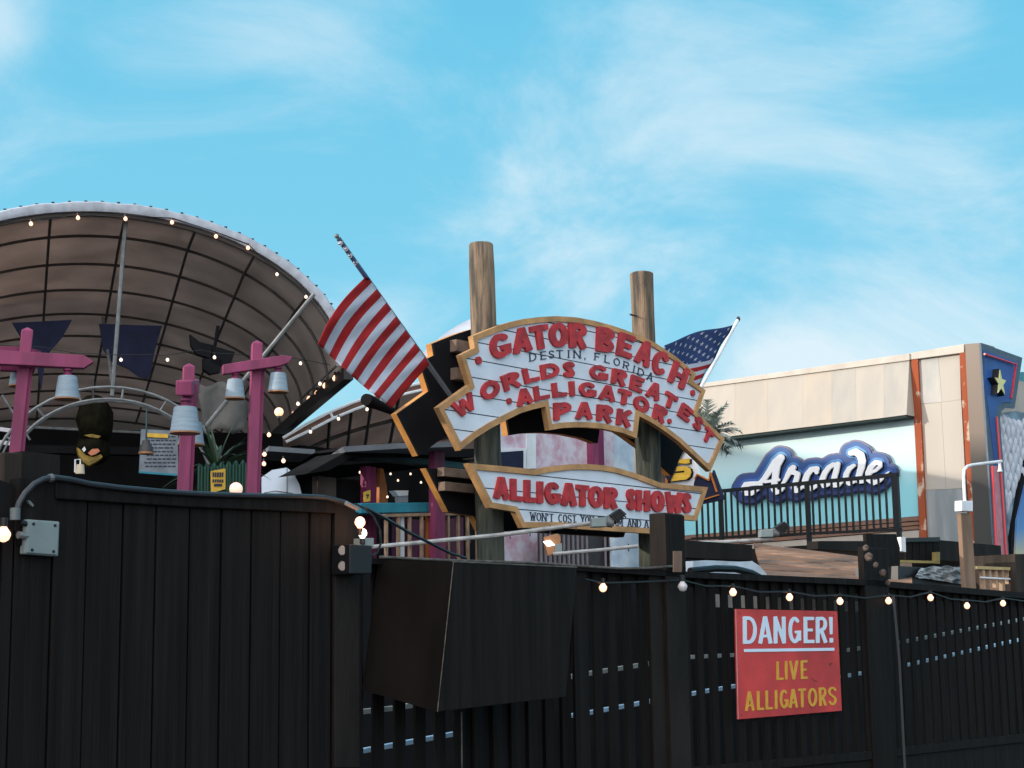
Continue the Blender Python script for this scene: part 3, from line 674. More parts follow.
# ------------------------------------------------------------------ palm beside the sign
def palm(px, py, Y, n, L, name, label, matl, trunk=True, spread_=1.0, seedv=3):
    random.seed(seedv); c = at(px, py, Y); t = thing(name, label, 'plant' if not trunk else 'palm tree', Vector((c.x, c.y, 0 if trunk else c.z-.3)))
    if trunk:
        tr = MB(); g0 = at(656, 600, Y); tr.tube([Vector((g0.x, g0.y, 0)), at(656,560,Y), at(656,480,Y), at(658,435,Y), at(666,412,Y), at(680,404,Y), at(694,412,Y), c], [.16,.15,.14,.13,.12,.11,.10,.09], 10); tr.build('trunk', M['bark'], t, smooth=True)
    lf = MB()
    for k in range(n):
        az = 2*math.pi*k/n+random.uniform(-.2,.2); el = random.uniform(-.25, 1.35)*spread_; ln = L*random.uniform(.75,1.1)
        d = Vector((math.cos(az)*math.cos(el), math.sin(az)*math.cos(el), math.sin(el))); P = c.copy(); pts = [P.copy()]
        for q in range(9):
            d = (d+Vector((0,0,-.095))).normalized(); P = P+d*(ln/9); pts.append(P.copy())
        if trunk:
            for q in range(1, 10):
                tn = (pts[q]-pts[q-1]).normalized(); sd = tn.cross(UZ).normalized() if abs(tn.z) < .98 else Vector((1,0,0))
                for e_ in (0, .5):
                    B = pts[q-1].lerp(pts[q], e_); wl = ln*.36*math.sin(math.pi*(q+e_)/11)
                    for sg_ in (-1, 1):
                        tip = B+sd*sg_*wl*.75+tn*wl*.8+Vector((0,0,-wl*.22+random.uniform(-.04,.04)))
                        lf.add([B-tn*.018, B+tn*.018, tip], [(0,1,2)])
            lf.tube(pts, [.018-.0016*i for i in range(10)], 4)
        else:
            w0 = L*.045; sd = (pts[1]-pts[0]).cross(UZ).normalized(); g_ = []
            for i, q in enumerate(pts):
                w_ = w0*(1-(i/9)**2)+.002; g_.append([q-sd*w_, q+Vector((0,0,-w_*.6)), q+sd*w_])
            lf.sheet(g_)
    lf.build('frond' if trunk else 'blade', matl, t, orient=False); return t
palm(707, 438, 24.0, 44, .60, 'palm_tree', 'grey green palm crown poking out right of the upper park sign', M['frond'])
palm(216, 470, 16.2, 34, .62, 'spiky_plant', 'dark spiky plant above the green corrugated board', M['leaf'], trunk=False)

# ------------------------------------------------------------------ unseen blocks added left of the frame to shade the arcade wall and street
def shade_block(name, label, x0, x1, y0, y1, h):
    t = thing(name, label, 'building', ((x0+x1)/2, (y0+y1)/2, 0)); p = Pl(512, 10, Vector((1,0,0))); p.o = Vector((0,0,0)); p.n = Vector((0,-1,0))
    w_ = MB(); w_.box(p, x0, x1, 0, h-.3, -y1, -y0); w_.build('wall', M['bwall'], t)
    w_ = MB(); w_.box(p, x0-.2, x1+.2, h-.3, h, -y1-.2, -y0+.2); w_.build('roof', M['slab'], t)
TE = math.tan(ELEV)
def hgt(P, X):  # height at plane x = X whose shadow edge passes through P
    k = (P.x-X)/(-SUNV.x); return P.z + k*SUNV.z, P.y + k*SUNV.y
hA, yA = hgt(PW.W(860, 468), -27)
hB, yB = hgt(PS.W(470, 505), -27)
shade_block('tall_shade_block', 'unseen plain beige block left of the canopy, added to shade the arcade wall', -41, -27, 17.5, 44, hA)
shade_block('low_shade_block', 'unseen low beige block left of the street fence, added to shade the street', -41, -27, -12, 17.0, hB)
print('occluders', hA, yA, hB, yB)

# ------------------------------------------------------------------ bar canopy (big, left)
cn = thing('bar_canopy', 'big barrel canopy with brown underside and white rim over the bar', 'canopy', PK.w(0, 0))
uR, vS = PK.hit(345, 373); uC, vC = PK.hit(110, 212); WID = uR-uC
ycr = [212, 234, 262, 288, 312, 334, 354, 372, 389, 404, 417]
SP = 1.05; hoops = []
def proj(P):
    d = P-EYE; z = d.dot(Fw); return 512+FPX*d.dot(Rt)/z, 384-FPX*d.dot(Up)/z
for k, yc in enumerate(ycr):
    pk = PK.off(-SP*k); X, _ = proj(pk.w(uC, vC)); v = pk.hit(X, yc)[1]; hoops.append((pk, v-vS))
def hp(k, th, ex=0.0, dd=0.0):
    pk, rise = hoops[k]; return pk.w(uC+(WID+ex)*math.cos(th), vS+(rise+ex)*math.sin(th), dd)
NT = 48
g_ = [[hp(k, math.pi*j/NT) for j in range(NT+1)] for k in range(len(hoops))]
MB().sheet(g_).build('fabric_shell', M['fabric'], cn, smooth=True, solid=.012)
# closed far end
pk, rise = hoops[-1]
MB().prism(pk, [(uC+WID*math.cos(math.pi*j/24), vS+rise*math.sin(math.pi*j/24)) for j in range(25)], -.03, 0).build('end_panel', M['fabric'], cn)
for k in range(0, len(hoops)):
    MB().tube([hp(k, math.pi*j/NT, -.035) for j in range(NT+1)], .02 if k else .035, 6).build('hoop', M['rib'], cn, smooth=True)
for cth in (-.9,-.72,-.52,-.243,.064,.36,.617,.85):
    th = math.acos(cth); MB().tube([hp(k, th, -.05) for k in range(len(hoops))], .019, 6).build('purlin', M['rib'], cn, smooth=True)
rim = MB(); rg = []
for j in range(NT*2+1):
    th = math.pi*j/(NT*2); wob = .004*math.sin(j*1.7)+.004*math.sin(j*.9)
    rg.append([hp(0, th, e_+wob*(e_ > .06), d_) for e_, d_ in ((-.02,.03),(-.02,.08),(.02,.10),(.09,.09),(.115,.04),(.115,-.25),(.02,-.25))])
rim.sheet(rg).build('rim_band', M['rim'], cn, smooth=True)
cl = MB()
for j in range(6, 92):
    th = math.pi*j/98
    if j % 2 == 0: MB().cbox(hp(0, th, .118, .03), .035, .05, .014, UK).build('clip', M['frame'], cn)
# springing beam with marquee bulbs, running back from the rim foot
bA = hp(0, 0); bB = bA-PK.n*9.5
MB().beam(bA+Vector((0,0,-.04))+PK.n*.25, bB+Vector((0,0,-.04)), .12, .17).build('edge_beam', M['iron'], cn)
MB().tube([bA+UK*(-.1)+Vector((0,0,.1)), bA-PK.n*2.8+UK*(-.1)+Vector((0,0,.1))], .02, 6).build('edge_pipe', M['galv'], cn)
# struts
def strut(pts, r, m_='galv'):
    MB().tube([at(*q) for q in pts], r, 7).build('strut', M[m_], cn, smooth=True)
strut([(125.5,222,20.2),(112,396,20.2)], .028)
strut([(103,318,22.5),(113,390,20.4)], .022)
strut([(314,294,20.3),(193,442,20.3)], .028)
# side posts carrying the canopy
for u in (uC-WID,):
    for s_ in (.2, 5, 9.5): MB().beam(PK.w(u, 0, -s_), PK.w(u, vS-.1, -s_), .12, .12).build('post', M['frame'], cn)

# hanging cloths under the canopy
def cloth(pts, Y, name, label, matl, cat='banner', group=None):
    p = Pl(100, Y, UK); m_ = MB(); uv = [p.hit(*q) for q in pts]; m_.prism(p, uv, -.015, .015)
    return tag(m_.build(name, matl), label, cat, group)
cloth([(12,323),(72,320),(62,338),(46,356),(41,392),(36,360),(22,340)], 21.5, 'hanging_cloth', 'dark navy pointed cloth hanging behind the left pink lamp post', M['navy'])
cloth([(99,324),(162,326),(155,350),(151,372),(148,379),(139,377),(128,369),(112,362),(103,350)], 21.5, 'hanging_cloth', 'wide dark navy cloth hanging below the galvanised strut', M['navy'])
bt = thing('ceiling_fan', 'black winged shape hanging under the canopy left of the pink post', 'ceiling fan', at(212, 372, 21))
p_ = Pl(212, 21, UK)
for q in ([(190,334),(200,342),(213,345),(210,358),(197,354),(191,345)], [(213,346),(224,349),(235,352),(231,364),(219,366),(211,362)], [(203,358),(222,360),(220,372),(210,374),(203,369)]):
    MB().pprism(p_, q, -.06, .06).build('wing', M['signblack'], bt)
MB().tube([p_.W(218,326), p_.W(214,352)], .025, 6).build('rod', M['signblack'], bt)

# ------------------------------------------------------------------ bar interior under the canopy
bar = thing('bar_hut', 'dark open bar under the big canopy', 'bar', at(120, 640, 24)-Vector((0,0,at(120,640,24).z)))
pb = Pl(120, 24.5, UK)
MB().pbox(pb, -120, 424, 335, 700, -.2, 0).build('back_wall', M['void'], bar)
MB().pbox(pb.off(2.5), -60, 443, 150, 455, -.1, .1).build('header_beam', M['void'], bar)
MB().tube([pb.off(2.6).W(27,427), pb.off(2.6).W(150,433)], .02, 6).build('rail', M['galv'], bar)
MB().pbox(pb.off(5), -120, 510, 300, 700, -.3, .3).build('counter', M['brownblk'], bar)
# truss arch
pt = Pl(110, 19.0, UK)
tr = thing('truss_arch', 'silver truss arch curving over the bar entrance', 'arch', pt.W(110, 560))
def arcpts(cx, cy, rx, ry, a0, a1, n=24): return [(cx+rx*math.cos(R(a0+(a1-a0)*k/n)), cy-ry*math.sin(R(a0+(a1-a0)*k/n))) for k in range(n+1)]
oa = arcpts(108, 487, 118, 100, 180, 0); ia = arcpts(108, 487, 104, 88, 180, 0)
MB().tube([pt.W(*q) for q in oa], .019, 6).build('outer_tube', M['galv'], tr, smooth=True)
MB().tube([pt.W(*q) for q in ia], .019, 6).build('inner_tube', M['galv'], tr, smooth=True)
rg_ = MB()
for k in range(1, 24, 3): rg_.tube([pt.W(*oa[k]), pt.W(*ia[k])], .014, 5)
rg_.build('rung', M['galv'], tr)
MB().tube([pt.off(-.4).W(*q) for q in arcpts(108, 487, 104, 86, 180, 0)], .018, 6).build('rear_tube', M['galv'], tr, smooth=True)
bs = MB(); bs.tube([pt.W(2,395), pt.W(30,440)], .012, 5); bs.tube([pt.W(-5,470), pt.W(24,408)], .012, 5); bs.build('brace', M['galv'], tr)
# pale slats behind the truss, far left
for k, y in enumerate((428, 441)):
    m_ = MB(); m_.beam(at(-10,y,21), at(14,y+3,21), .06, .05); tag(m_.build('pale_batten', M['tent']), 'pale batten above the dark post at the left edge, %s one' % ('upper' if k == 0 else 'lower'), 'batten', 'pale battens')
# carved head with a yellow open mouth
hd = thing('carved_head', 'dark carved reptile head with open yellow mouth hanging in the bar', 'carving', at(94, 470, 20.6))
dkg = mat('dark_olive_carving', (0.012,0.011,0.006), .9, .5, 9, spec=.05, bump=.5)
blob(at(94,421,20.6), .23, .3, .34, 'skull', dkg, hd, jit=.13); blob(at(92,450,20.6), .22, .26, .20, 'snout', dkg, hd, jit=.1)
ph_ = Pl(93, 20.2, UK)
MB().pprism(ph_, [(76.5,447),(80,449),(86,455),(93,457),(101,454),(103,457),(98,461),(93,464),(89,466),(84,463),(79,456)], -.12, .1).build('lower_jaw', M['ochre'], hd, bevel=.01)
MB().pprism(ph_, [(88,453),(92,449),(98,448.5),(100,451),(96,454),(91,455.5)], .1, .14).build('tongue', mat('coral_tongue', (.6,.2,.10), .5, .1), hd)
MB().pprism(ph_, [(84,435),(92,434),(101,436),(98,438),(90,437)], -.02, .05).build('brow', M['ochre'], hd)
MB().pprism(ph_, [(82,449),(84.5,446.5),(86,449.5),(84,452)], .1, .13).build('tooth', M['white'], hd)
MB().tube([ph_.W(93,400), ph_.W(93,380)], .015, 5).build('hanger', M['frame'], hd)
# menu board, pendant lamp, sheets and notices
pm_ = Pl(160, 20.5, UK)
mb_ = thing('menu_board', 'pale menu board with rows of lettering on the bar wall', 'menu board', pm_.W(160,476))
MB().pprism(pm_, [(141,429),(178,431),(178,474),(139,471)], -.02, 0).build('board', mat('pale_menu', (.20,.23,.26), .6, .2, 8), mb_)
ln = MB(); random.seed(12)
for k in range(9):
    y = 436+k*3.7; x = 144+random.uniform(0,3)
    while x < 173:
        w_ = random.uniform(2,5); ln.pbox(pm_, x, y, min(x+w_,176), y+1.3, 0, .006); x += w_+1.2
ln.build('lettering', M['ink'], mb_)
MB().pprism(pm_, [(139,471),(178,474),(178,476),(139,473)], -.02, .03).build('teal_edge', M['teal'], mb_)
MB().pprism(pm_, [(147,433),(168,434),(168,438),(147,437)], .007, .02).build('header', M['yellow'], mb_)
pn = thing('pendant_lamp', 'dark cone pendant lamp with copper rim before the menu board', 'lamp', at(146,452,19.6))
c_ = at(146,452,19.6)
MB().lathe(c_, [(.085,0),(.08,.06),(.05,.10),(.045,.14)], 14).build('lamp_shade', mat('dark_grey_shade',(.05,.05,.05),.5,.2), pn, smooth=True)
MB().lathe(c_+Vector((0,0,-.025)), [(.09,0),(.09,.024)], 14).build('rim', M['shadein'], pn)
MB().tube([c_+Vector((0,0,.14)), c_+Vector((0,0,.55))], .012, 6).build('stem', M['tealdark'], pn)
bl = thing('bucket_lamp', 'small cream bucket lamp under the carved head', 'lamp', at(80,474,19)); c_ = at(80,474,19)
MB().lathe(c_, [(.055,0),(.045,.11)], 12).build('lamp_shade', mat('cream_shade',(.62,.52,.38),.6,.1), bl, smooth=True)
MB().tube([c_+Vector((0,0,.11)), c_+Vector((0,0,.17)), c_+Vector((-.06,0,.17)), c_+Vector((-.06,0,.02))], .01, 5).build('bracket', M['white'], bl)
m_ = MB(); p_ = Pl(220, 20.8, UK)
gg = []
for i in range(9):
    row = []
    for j in range(9):
        x = 200+46*j/8-2*math.sin(i*.9); y = 384+(47)*i/8+3*math.sin(j*1.3); row.append(p_.W(x, y, .05*math.sin(j*1.1+i*.4)))
    gg.append(row)
m_.sheet(gg)
tag(m_.build('grey_tarp', mat('grey_sheet', (.14,.135,.125), .9, .3, 4, bump=.3), solid=.01, smooth=True), 'grey crumpled sheet hanging between the two right lamp posts', 'tarp')
sk = MB(); sk.pprism(p_, [(214,388),(222,384),(226,392),(224,404),(229,410),(226,418),(221,408),(216,404),(213,396)], .08, .09)
gb = thing('corrugated_board', 'dark green corrugated board behind the wall top', 'board', at(220,500,14.5))
pg_ = Pl(220, 14.6, UK); m_ = MB()
u0, v0 = pg_.hit(198,466); u1, v1 = pg_.hit(246,462); n_ = 60; rows = []
for vv in (0.0, 1.0):
    row = []
    for k in range(n_+1):
        u = u0+(u1-u0)*k/n_; top = v0+(v1-v0)*k/n_+.02*math.sin(k*.7); row.append(pg_.w(u, top-.6*(1-vv), .012*math.sin(k*1.6)))
    rows.append(row)
m_.sheet(rows).build('sheet', M['green'], gb, smooth=True, solid=.006)
nt_ = MB(); nt_.pprism(pg_, [(210.5,471),(225.5,468.5),(225.5,489),(211,493)], .02, .03)
nto = nt_.build('warning_notice', M['yellow']); tag(nto, 'yellow notice with dark lettering on the green board', 'notice')
bb_ = MB()
for y0, y1, x0, x1 in ((472.5,477,212.5,224),(479.5,482.5,212.5,224),(484,486.5,214,222)):
    for k in range(5):
        xa = x0+(x1-x0)*k/5; bb_.pprism(pg_, [(xa,y0),(xa+1.7,y0-.3),(xa+1.7,y1-.3),(xa,y1)], .0305, .036)
bb_.build('lettering', M['ink'], nto)

# ------------------------------------------------------------------ second canopy, tents, roofs behind
c2 = thing('far_canopy', 'smaller brown-lined canopy with white double rim pipe behind the flag', 'canopy', at(400, 700, 24)-Vector((0,0,at(400,700,24).z)))
P2 = Pl(330, 23.0, UK)
rimpx = [(283,438),(305,425),(330,412),(352,403),(372,396),(400,388),(430,381),(470,374),(520,368),(570,368),(610,378)]
r0 = [P2.hit(*q) for q in rimpx]; zs = r0[0][1]; gg = []
for k, f_ in enumerate((1,.86,.72,.58,.44,.30)):
    gg.append([P2.w(u+.25*k, zs+(v-zs)*f_-.10*k, -1.5*k) for u, v in r0])
MB().sheet(gg).build('fabric_shell', M['fabric'], c2, smooth=True, solid=.012)
for row in gg[1:]: MB().tube([q+Vector((0,0,-.04)) for q in row], .03, 6).build('hoop', M['rib'], c2, smooth=True)
for j in (2,3,4,5,6,7): MB().tube([row[j]+Vector((0,0,-.05)) for row in gg], .025, 6).build('purlin', M['rib'], c2)
up_ = [P2.W(x, y, .06) for x, y in rimpx]; lw_ = [P2.W(x+3, y+6.5-(2.5 if x < 300 else 0), .06) for x, y in rimpx]
MB().tube(up_, .022, 6).build('rim_pipe', M['white'], c2, smooth=True); MB().tube(lw_, .022, 6).build('rim_pipe', M['white'], c2, smooth=True)
t_ = MB()
for j in (2,4): t_.tube([P2.W(rimpx[j][0], rimpx[j][1], .06), P2.W(rimpx[j][0]+3, rimpx[j][1]+6.5, .06)], .02, 5)
t_.build('rim_tie', M['white'], c2)
# gable band between the two pipes
MB().sheet([[P2.W(x, y+.5, 0) for x, y in rimpx], [P2.W(x+3, y+6, 0) for x, y in rimpx]]).build('rim_band', mat('rust_brown_fabric',(.22,.12,.085),.9,.2), c2, solid=.01)
# white peaked tent behind
tp = at(478, 316, 30); te = MB(); ba = [at(410,366,28), at(480,372,27), at(486,366,30), at(470,360,34)]
gg = []
for k in range(7):
    f_ = k/6; gg.append([tp.lerp(q, f_)+UZ*(.12*math.sin(math.pi*f_)) for q in (ba[0], ba[0].lerp(ba[1],.5)-UZ*.05, ba[1], ba[1].lerp(ba[2],.5), ba[2], ba[3], ba[0])])
te_o = te.sheet(gg).build('peaked_tent', M['tent'], smooth=True, solid=.01); tag(te_o, 'white peaked tent top behind the left piling', 'tent')
# roofs / gutters
pr_ = Pl(290, 20, UK)
m_ = MB(); m_.pprism(pr_, [(269,446),(315,449.5),(315,452.5),(312,454),(268,451)], -.9, 0); tag(m_.build('roof_slab', M['slab']), 'blue grey flat roof edge below the marquee bulbs', 'roof')
m_ = MB(); m_.pprism(pr_.off(.8), [(343,446.5),(400,443),(462,441),(462,446.5),(400,448.5),(345,452)], -1.5, 0); tag(m_.build('roof_slab', M['slab']), 'long grey roof edge above the dark teal beam', 'roof')
# dark service building
sv = thing('service_building', 'dark open fronted building with magenta posts behind the park signs', 'building', PM.W(450, 700)-UZ*PM.W(450,700).z)
pbk = PM.off(-3.2)
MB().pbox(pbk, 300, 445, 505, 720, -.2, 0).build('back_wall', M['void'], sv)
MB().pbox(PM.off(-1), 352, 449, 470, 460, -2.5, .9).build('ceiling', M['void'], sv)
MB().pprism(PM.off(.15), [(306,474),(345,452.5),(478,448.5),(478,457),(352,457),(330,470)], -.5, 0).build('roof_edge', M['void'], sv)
MB().pbox(PM.off(.05), 358, 457, 497, 466.5, -.2, 0).build('beam', M['tealdark'], sv)
for x0, x1, d in ((366,377,0),(434.5,445.5,.5)):
    p_ = PM.off(d); a = p_.hit(x0, 470); b = p_.hit(x1, 470)
    y_top = p_.hit(x0, 440 if d else 466)[1]
    MB().box(p_, a[0], a[0]+(b[0]-a[0])*.45, 0, y_top, -.1, 0).build('post', M['magentad'] if not d else M['magenta'], sv)
    MB().box(p_, a[0]+(b[0]-a[0])*.52, b[0], 0, y_top, -.1, -.012).build('post', M['magentad'] if not d else M['magenta'], sv)
MB().pprism(PM.off(-.3), [(380,468),(383.5,469),(387,488),(388,505),(379,505)], -.05, 0).build('orange_panel', M['orange'], sv)
# grey wall bits under canopy 2
MB().pbox(PM.off(-.2), 318, 476, 336, 560, -.1, 0).build('side_wall', mat('mottled_brown_wall',(.10,.075,.065),.8,.4,3), sv)
MB().pbox(PM.off(-.25), 336, 478, 366, 560, -.1, 0).build('side_wall', M['void'], sv)
# counter and railing
ct = MB(); ct.pprism(PM.off(.35), [(361,503),(434.5,502.3),(434.5,512),(361,513.5)], -.4, 0); tag(ct.build('bar_counter', M['teal'], bevel=.01), 'turquoise bar counter edge above the slatted railing', 'counter')
rr = thing('deck_railing', 'wooden railing with tan balusters below the turquoise counter', 'railing', PM.off(.4).W(420, 580))
pq = PM.off(.4)
MB().pprism(pq, [(383,514),(476,511.5),(476,514.5),(383,517)], -.03, .03).build('top_rail', M['tan'], rr)
for x in (386,398,409.5,421.5,433,448,458,467.5,477):
    MB().pbox(pq, x, 514, x+2.2, 560, -.015, .02).build('baluster', M['tan'], rr)
MB().pbox(pq, 400.5, 516, 404.5, 560, -.07, -.02).build('baluster', M['white'], rr)
MB().pbox(pq, 428, 515, 433, 560, -.07, -.02).build('post', M['orange'], rr)
cc = MB(); random.seed(4); x = 384
cols = [M['tealdark'], M['navy'], M['magentad'], mat('dusty_blue_cloth',(.10,.16,.28),.8,.2), mat('plum_cloth',(.12,.03,.06),.8,.2), M['void']]
while x < 478:
    w_ = random.uniform(6,13); cc.pbox(pq.off(-.6), x, 516+random.uniform(0,4), x+w_, 575, -.05, random.uniform(0,.04), random.randrange(6)); x += w_
tag(cc.build('stacked_goods', cols), 'row of dark coloured boxes stored behind the tan balusters', 'boxes')
# napkin holder / white box on the counter
nh = MB(); nh.pprism(PM.off(.2), [(394.5,490.5),(408.5,490.5),(408,495.5),(399,496)], -.1, 0); nh.pprism(PM.off(.2), [(399,496.2),(408,495.7),(408,502.3),(400,502.5)], -.09, -.01, 1)
tag(nh.build('till_screen', [M['white'], mat('grey_screen_back',(.3,.32,.34),.5,.2)]), 'small white till screen standing on the turquoise counter', 'till')
yn = MB(); yn.pprism(PM.off(.12), [(364,492),(370.5,490),(370.5,501),(364.5,502)], 0, .015); yno = tag(yn.build('yellow_notice', M['yellow']), 'small yellow notice on the dark magenta post', 'notice')
m_ = MB(); m_.pprism(PM.off(.12), [(366,494.5),(369,494),(369,495.5),(367.5,498.5),(366.8,498.5),(367.8,495.6),(366,495.9)], .0155, .02); m_.build('mark', M['ink'], yno)
# pink mural wall
PMu = PM.off(-.8)
mu = thing('mural_wall', 'pale wall with pink floral mural seen between the two park signs', 'wall', PMu.W(570, 640))
MB().pprism(PMu, [(500,425),(592,425),(592,620),(500,620)], -.2, 0).build('pink_mural', M['mural'], mu)
MB().pprism(PMu, [(592,425),(614,425),(614,620),(592,620)], -.2, -.003).build('pale_panel', M['mural'], mu)
MB().pprism(PMu, [(614,425),(634,425),(634,620),(614,620)], -.2, .01).build('white_panel', M['muralb'], mu)
wn = MB(); wn.pprism(PMu, [(496,450),(526.5,448),(526.5,474),(496,476)], 0, .03); wno = wn.build('window', M['white'], mu)
MB().pprism(PMu, [(496,452.5),(523.5,450.5),(523.5,474),(496,476)], .03, .034).build('pane', M['navy'], wno)
MB().pprism(PMu, [(527,425),(536,425),(536,470),(527,470)], 0, .02).build('pilaster', M['white'], mu)
a = PMu.hit(588,500); b = PMu.hit(593.5,500); c = PMu.hit(600,500); zt_ = PMu.hit(590,425)[1]
MB().box(PMu, a[0], b[0], 0, zt_, .0, .12).build('post', M['magenta'], mu); MB().box(PMu, b[0]+.01, c[0], 0, zt_, .0, .10).build('post', M['magentad'], mu)
# slatted screen under the lower sign
ss = thing('slatted_screen', 'grey slatted screen under the lower park sign', 'screen', PMu.off(.5).W(590, 640)); pq = PMu.off(.5)
MB().pbox(pq.off(-.15), 540, 528, 628, 600, -.05, 0).build('backing', mat('dark_grey_back',(.05,.05,.055),.8,.2), ss)
for k in range(19):
    x = 541+k*4.6
    if 588 < x < 602: continue
    MB().pbox(pq, x, 527, x+2.3, 600, -.03, 0).build('slat', mat('grey_lilac_slat',(.26,.22,.24),.7,.2) if k == 0 else bpy.data.materials['grey_lilac_slat'], ss)
bpnl = MB(); bpnl.pbox(pq, 611, 527, 640, 600, .01, .04); bpnl.build('painted_panel', M['muralb'], ss)
# wall globe lamp and pale tent opening
tq = Pl(286, 19.5, UK)
dm = MB(); ppt = [(262,500),(262,477),(272,470),(287,467.5),(294,474),(299.5,485),(303,500)]
dm.pprism(tq, ppt, -.05, 0); tag(dm.build('dome_tent', mat('pale_blue_fabric',(.72,.82,.92),.7,.05)), 'pale rounded fabric panel right of the tall pink lamp post', 'tent')
m_ = MB()
for pl2 in ([(287,467.5),(287,500)], [(264,493),(275,491),(290,493),(303,496)]): m_.tube([tq.W(x, y, .02) for x, y in pl2], .005, 5)
tag(m_.build('thin_cables', M['frame']), 'thin dark cables crossing the pale rounded panel', 'cable')

# ------------------------------------------------------------------ pilings and park signs
fr_ = thing('sign_frame', 'two tall round timber pilings with crossbeams carrying the park signs', 'sign frame', PS.off(-.32).W(560, 640)-UZ*PS.off(-.32).W(560,640).z)
pp = PS.off(-.33)
def piling(xt, yt, xb, yb, wt, wb):
    A = pp.W(xt, yt); B = pp.W(xb, yb); Yt = (A-EYE).dot(Fw); rt = wt/2*Yt/FPX; rb = wb/2*(B-EYE).dot(Fw)/FPX
    D_ = (B-A); Z0 = A+D_*(A.z/(A.z-B.z)); m_ = MB(); n = 22; pts = []; rs = []
    random.seed(int(xt))
    prof = []
    for k in range(25):
        t = k/24; P = Z0.lerp(A, t); pts.append(P); rs.append(rb+(rt-rb)*t+random.uniform(-.003,.003)+.004*math.sin(k*.8+xt))
    pts.append(A+UZ*.012); rs.append(rt*.9)
    m_.tube(pts, rs, n); return m_
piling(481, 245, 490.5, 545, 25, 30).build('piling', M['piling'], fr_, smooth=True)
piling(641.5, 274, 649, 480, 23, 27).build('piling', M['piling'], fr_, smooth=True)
for o_ in fr_.children: pass
def xbeam(y, h, x0, x1, d):
    m_ = MB(); a = PS.hit(x0, y); b = PS.hit(x1, y); m_.box(PS, a[0], b[0], a[1]-h/2, a[1]+h/2, d-.07, d+.07); return m_
lw = mat('raw_beam_wood', (.17,.115,.085), .85, .4, 6, bump=.3)
def xb(x0, y0, x1, y1, d0, d1, nm='crossbeam'):
    p = PS.off(d1); a = p.hit(x0, (y0+y1)/2); h = HB; b = p.hit(x1, y1)
    MB().box(PS, a[0], b[0], a[1]-h, a[1]+h, d0, d1).build(nm, lw, fr_, bevel=.004)
for y, xr, xf in ((345,456.5,484),(373,457,484),(471.5,444,482),(486,445,484)):
    HB = .062 if y < 400 else .045
    xb(xr, y-6, 668 if y > 400 else 672, y+6, -.535, -.44); xb(xf, y-6, 660, y+6, -.165, -.06)
bn = MB(); bn.tube([pp.W(636,316), pp.W(630,314.5)], .012, 5); bn.build('nail', M['frame'], fr_)

UP = [(472,336.2),(484,331.2),(498,325.8),(510,322),(523,319),(540,317),(556,316.2),(575,317.4),(592,320.5),(610,325.2),(625,330.2),(640,336),(655,343.2),(675,356.5),(695.5,374),(692.3,381.3),(705,390.3),(696.7,413),(724,438.8),(709.6,471.5),(695,457.6),(679,442.5),(663,430.5),(651,422.8),(638.7,416.3),(636,438.4),(622,433),(602,428.8),(586,427.4),(574,427.4),(562,428),(548.8,430.2),(544.8,406.6),(532,409.5),(520,413.2),(505,420.5),(490,428.5),(475,438),(459.2,450.6),(437.5,407.5),(469,384.6),(460,355),(474,348)]
LWR = [(467,463.2),(500,466),(535,469.6),(549,466.4),(570,464.2),(590.5,464.3),(603,465.4),(615,467.5),(634,473),(647,478),(659,482.6),(679,484.6),(707.4,487.2),(696,520.8),(668,518.5),(662,534.4),(640,533),(608,531),(559.6,527.8),(522,527.8),(514.5,512),(489.5,507.8)]
zref = PS.hit(480, 348)[1]
plank = plankmat('white_sign_planks', (0.68,0.745,0.82), 0.182, 0.011, zref)
def park_sign(outl, label, name):
    t = thing(name, label, 'sign', PS.W(*outl[-3]))
    A = [PS.hit(*q) for q in outl]; B = offset_poly(A, .058)
    MB().ring(PS, A, B, -.055, .012).build('trim', M['trim'], t)
    Bi = offset_poly(A, .054); MB().prism(PS, Bi, -.04, -.012).build('board', plank, t)
    return t
def rear_sign(outl, label, name, shift):
    p = PS.off(-.56); t = thing(name, label, 'sign', p.W(*outl[-3]))
    A = [PS.hit(*q) for q in outl]
    MB().prism(p, A, -.004, .02).build('back_board', M['signblack'], t)
    B = offset_poly(A, .05); MB().ring(p, A, B, -.085, -.006).build('trim', M['trimo'], t); return t
us = park_sign(UP, 'upper white plank park sign with arched top and big red letters', 'park_sign')
ls = park_sign(LWR, 'lower white plank sign reading alligator shows in red', 'show_sign')
rear_sign(UP, 'black back of the rear park sign with orange edge, behind the upper sign', 'rear_sign', 0)
rear_sign(LWR, 'black back of the rear lower sign with orange edge, behind the lower sign', 'rear_sign', 0)
L1 = [('G',501,358,498.5,333.5,21),('A',522,352,521,328,19),('T',541,349,537,325,18),('O',558.5,347,557.5,322.5,19),('R',578,348,577,323,18),('B',604,352,606,327.5,18),('E',623,356.5,627,334,16),('A',641,364,647,342,17),('C',656,374,664,352,17),('H',675,385.5,682,365,18)]
L2 = [('W',467.2,412.8,460,397.5,24),('O',492,398,487,381,20),('R',513,388,508.5,373,18),('L',532,382,529,367,15),('D',550,378,549,363,18),('S',568.5,377,568.5,361.5,11),('G',598,380,599,365,18),('R',618,384.5,620,369.5,15),('E',635,391,637.5,376.5,13),('A',651.5,398,656,383.8,15),('T',667.5,407.5,672,394,13.5),('E',682,418.8,688,406.5,13.5),('S',695.5,428.8,700,418,9.5),('T',705,441.2,710,430,11.5)]
L3 = [('A',525,404.5,523,389,16.5),('L',542,399.5,540,385,14.5),('L',559.5,396.5,558,382,13.5),('I',572,396,571,381,7),('G',587,396.8,587.5,382,17),('A',606,400,608,386,16.5),('T',623,404.5,625,389.5,13),('O',640,411.5,642,396.5,16.5),('R',657.5,421.5,661.5,406.5,14)]
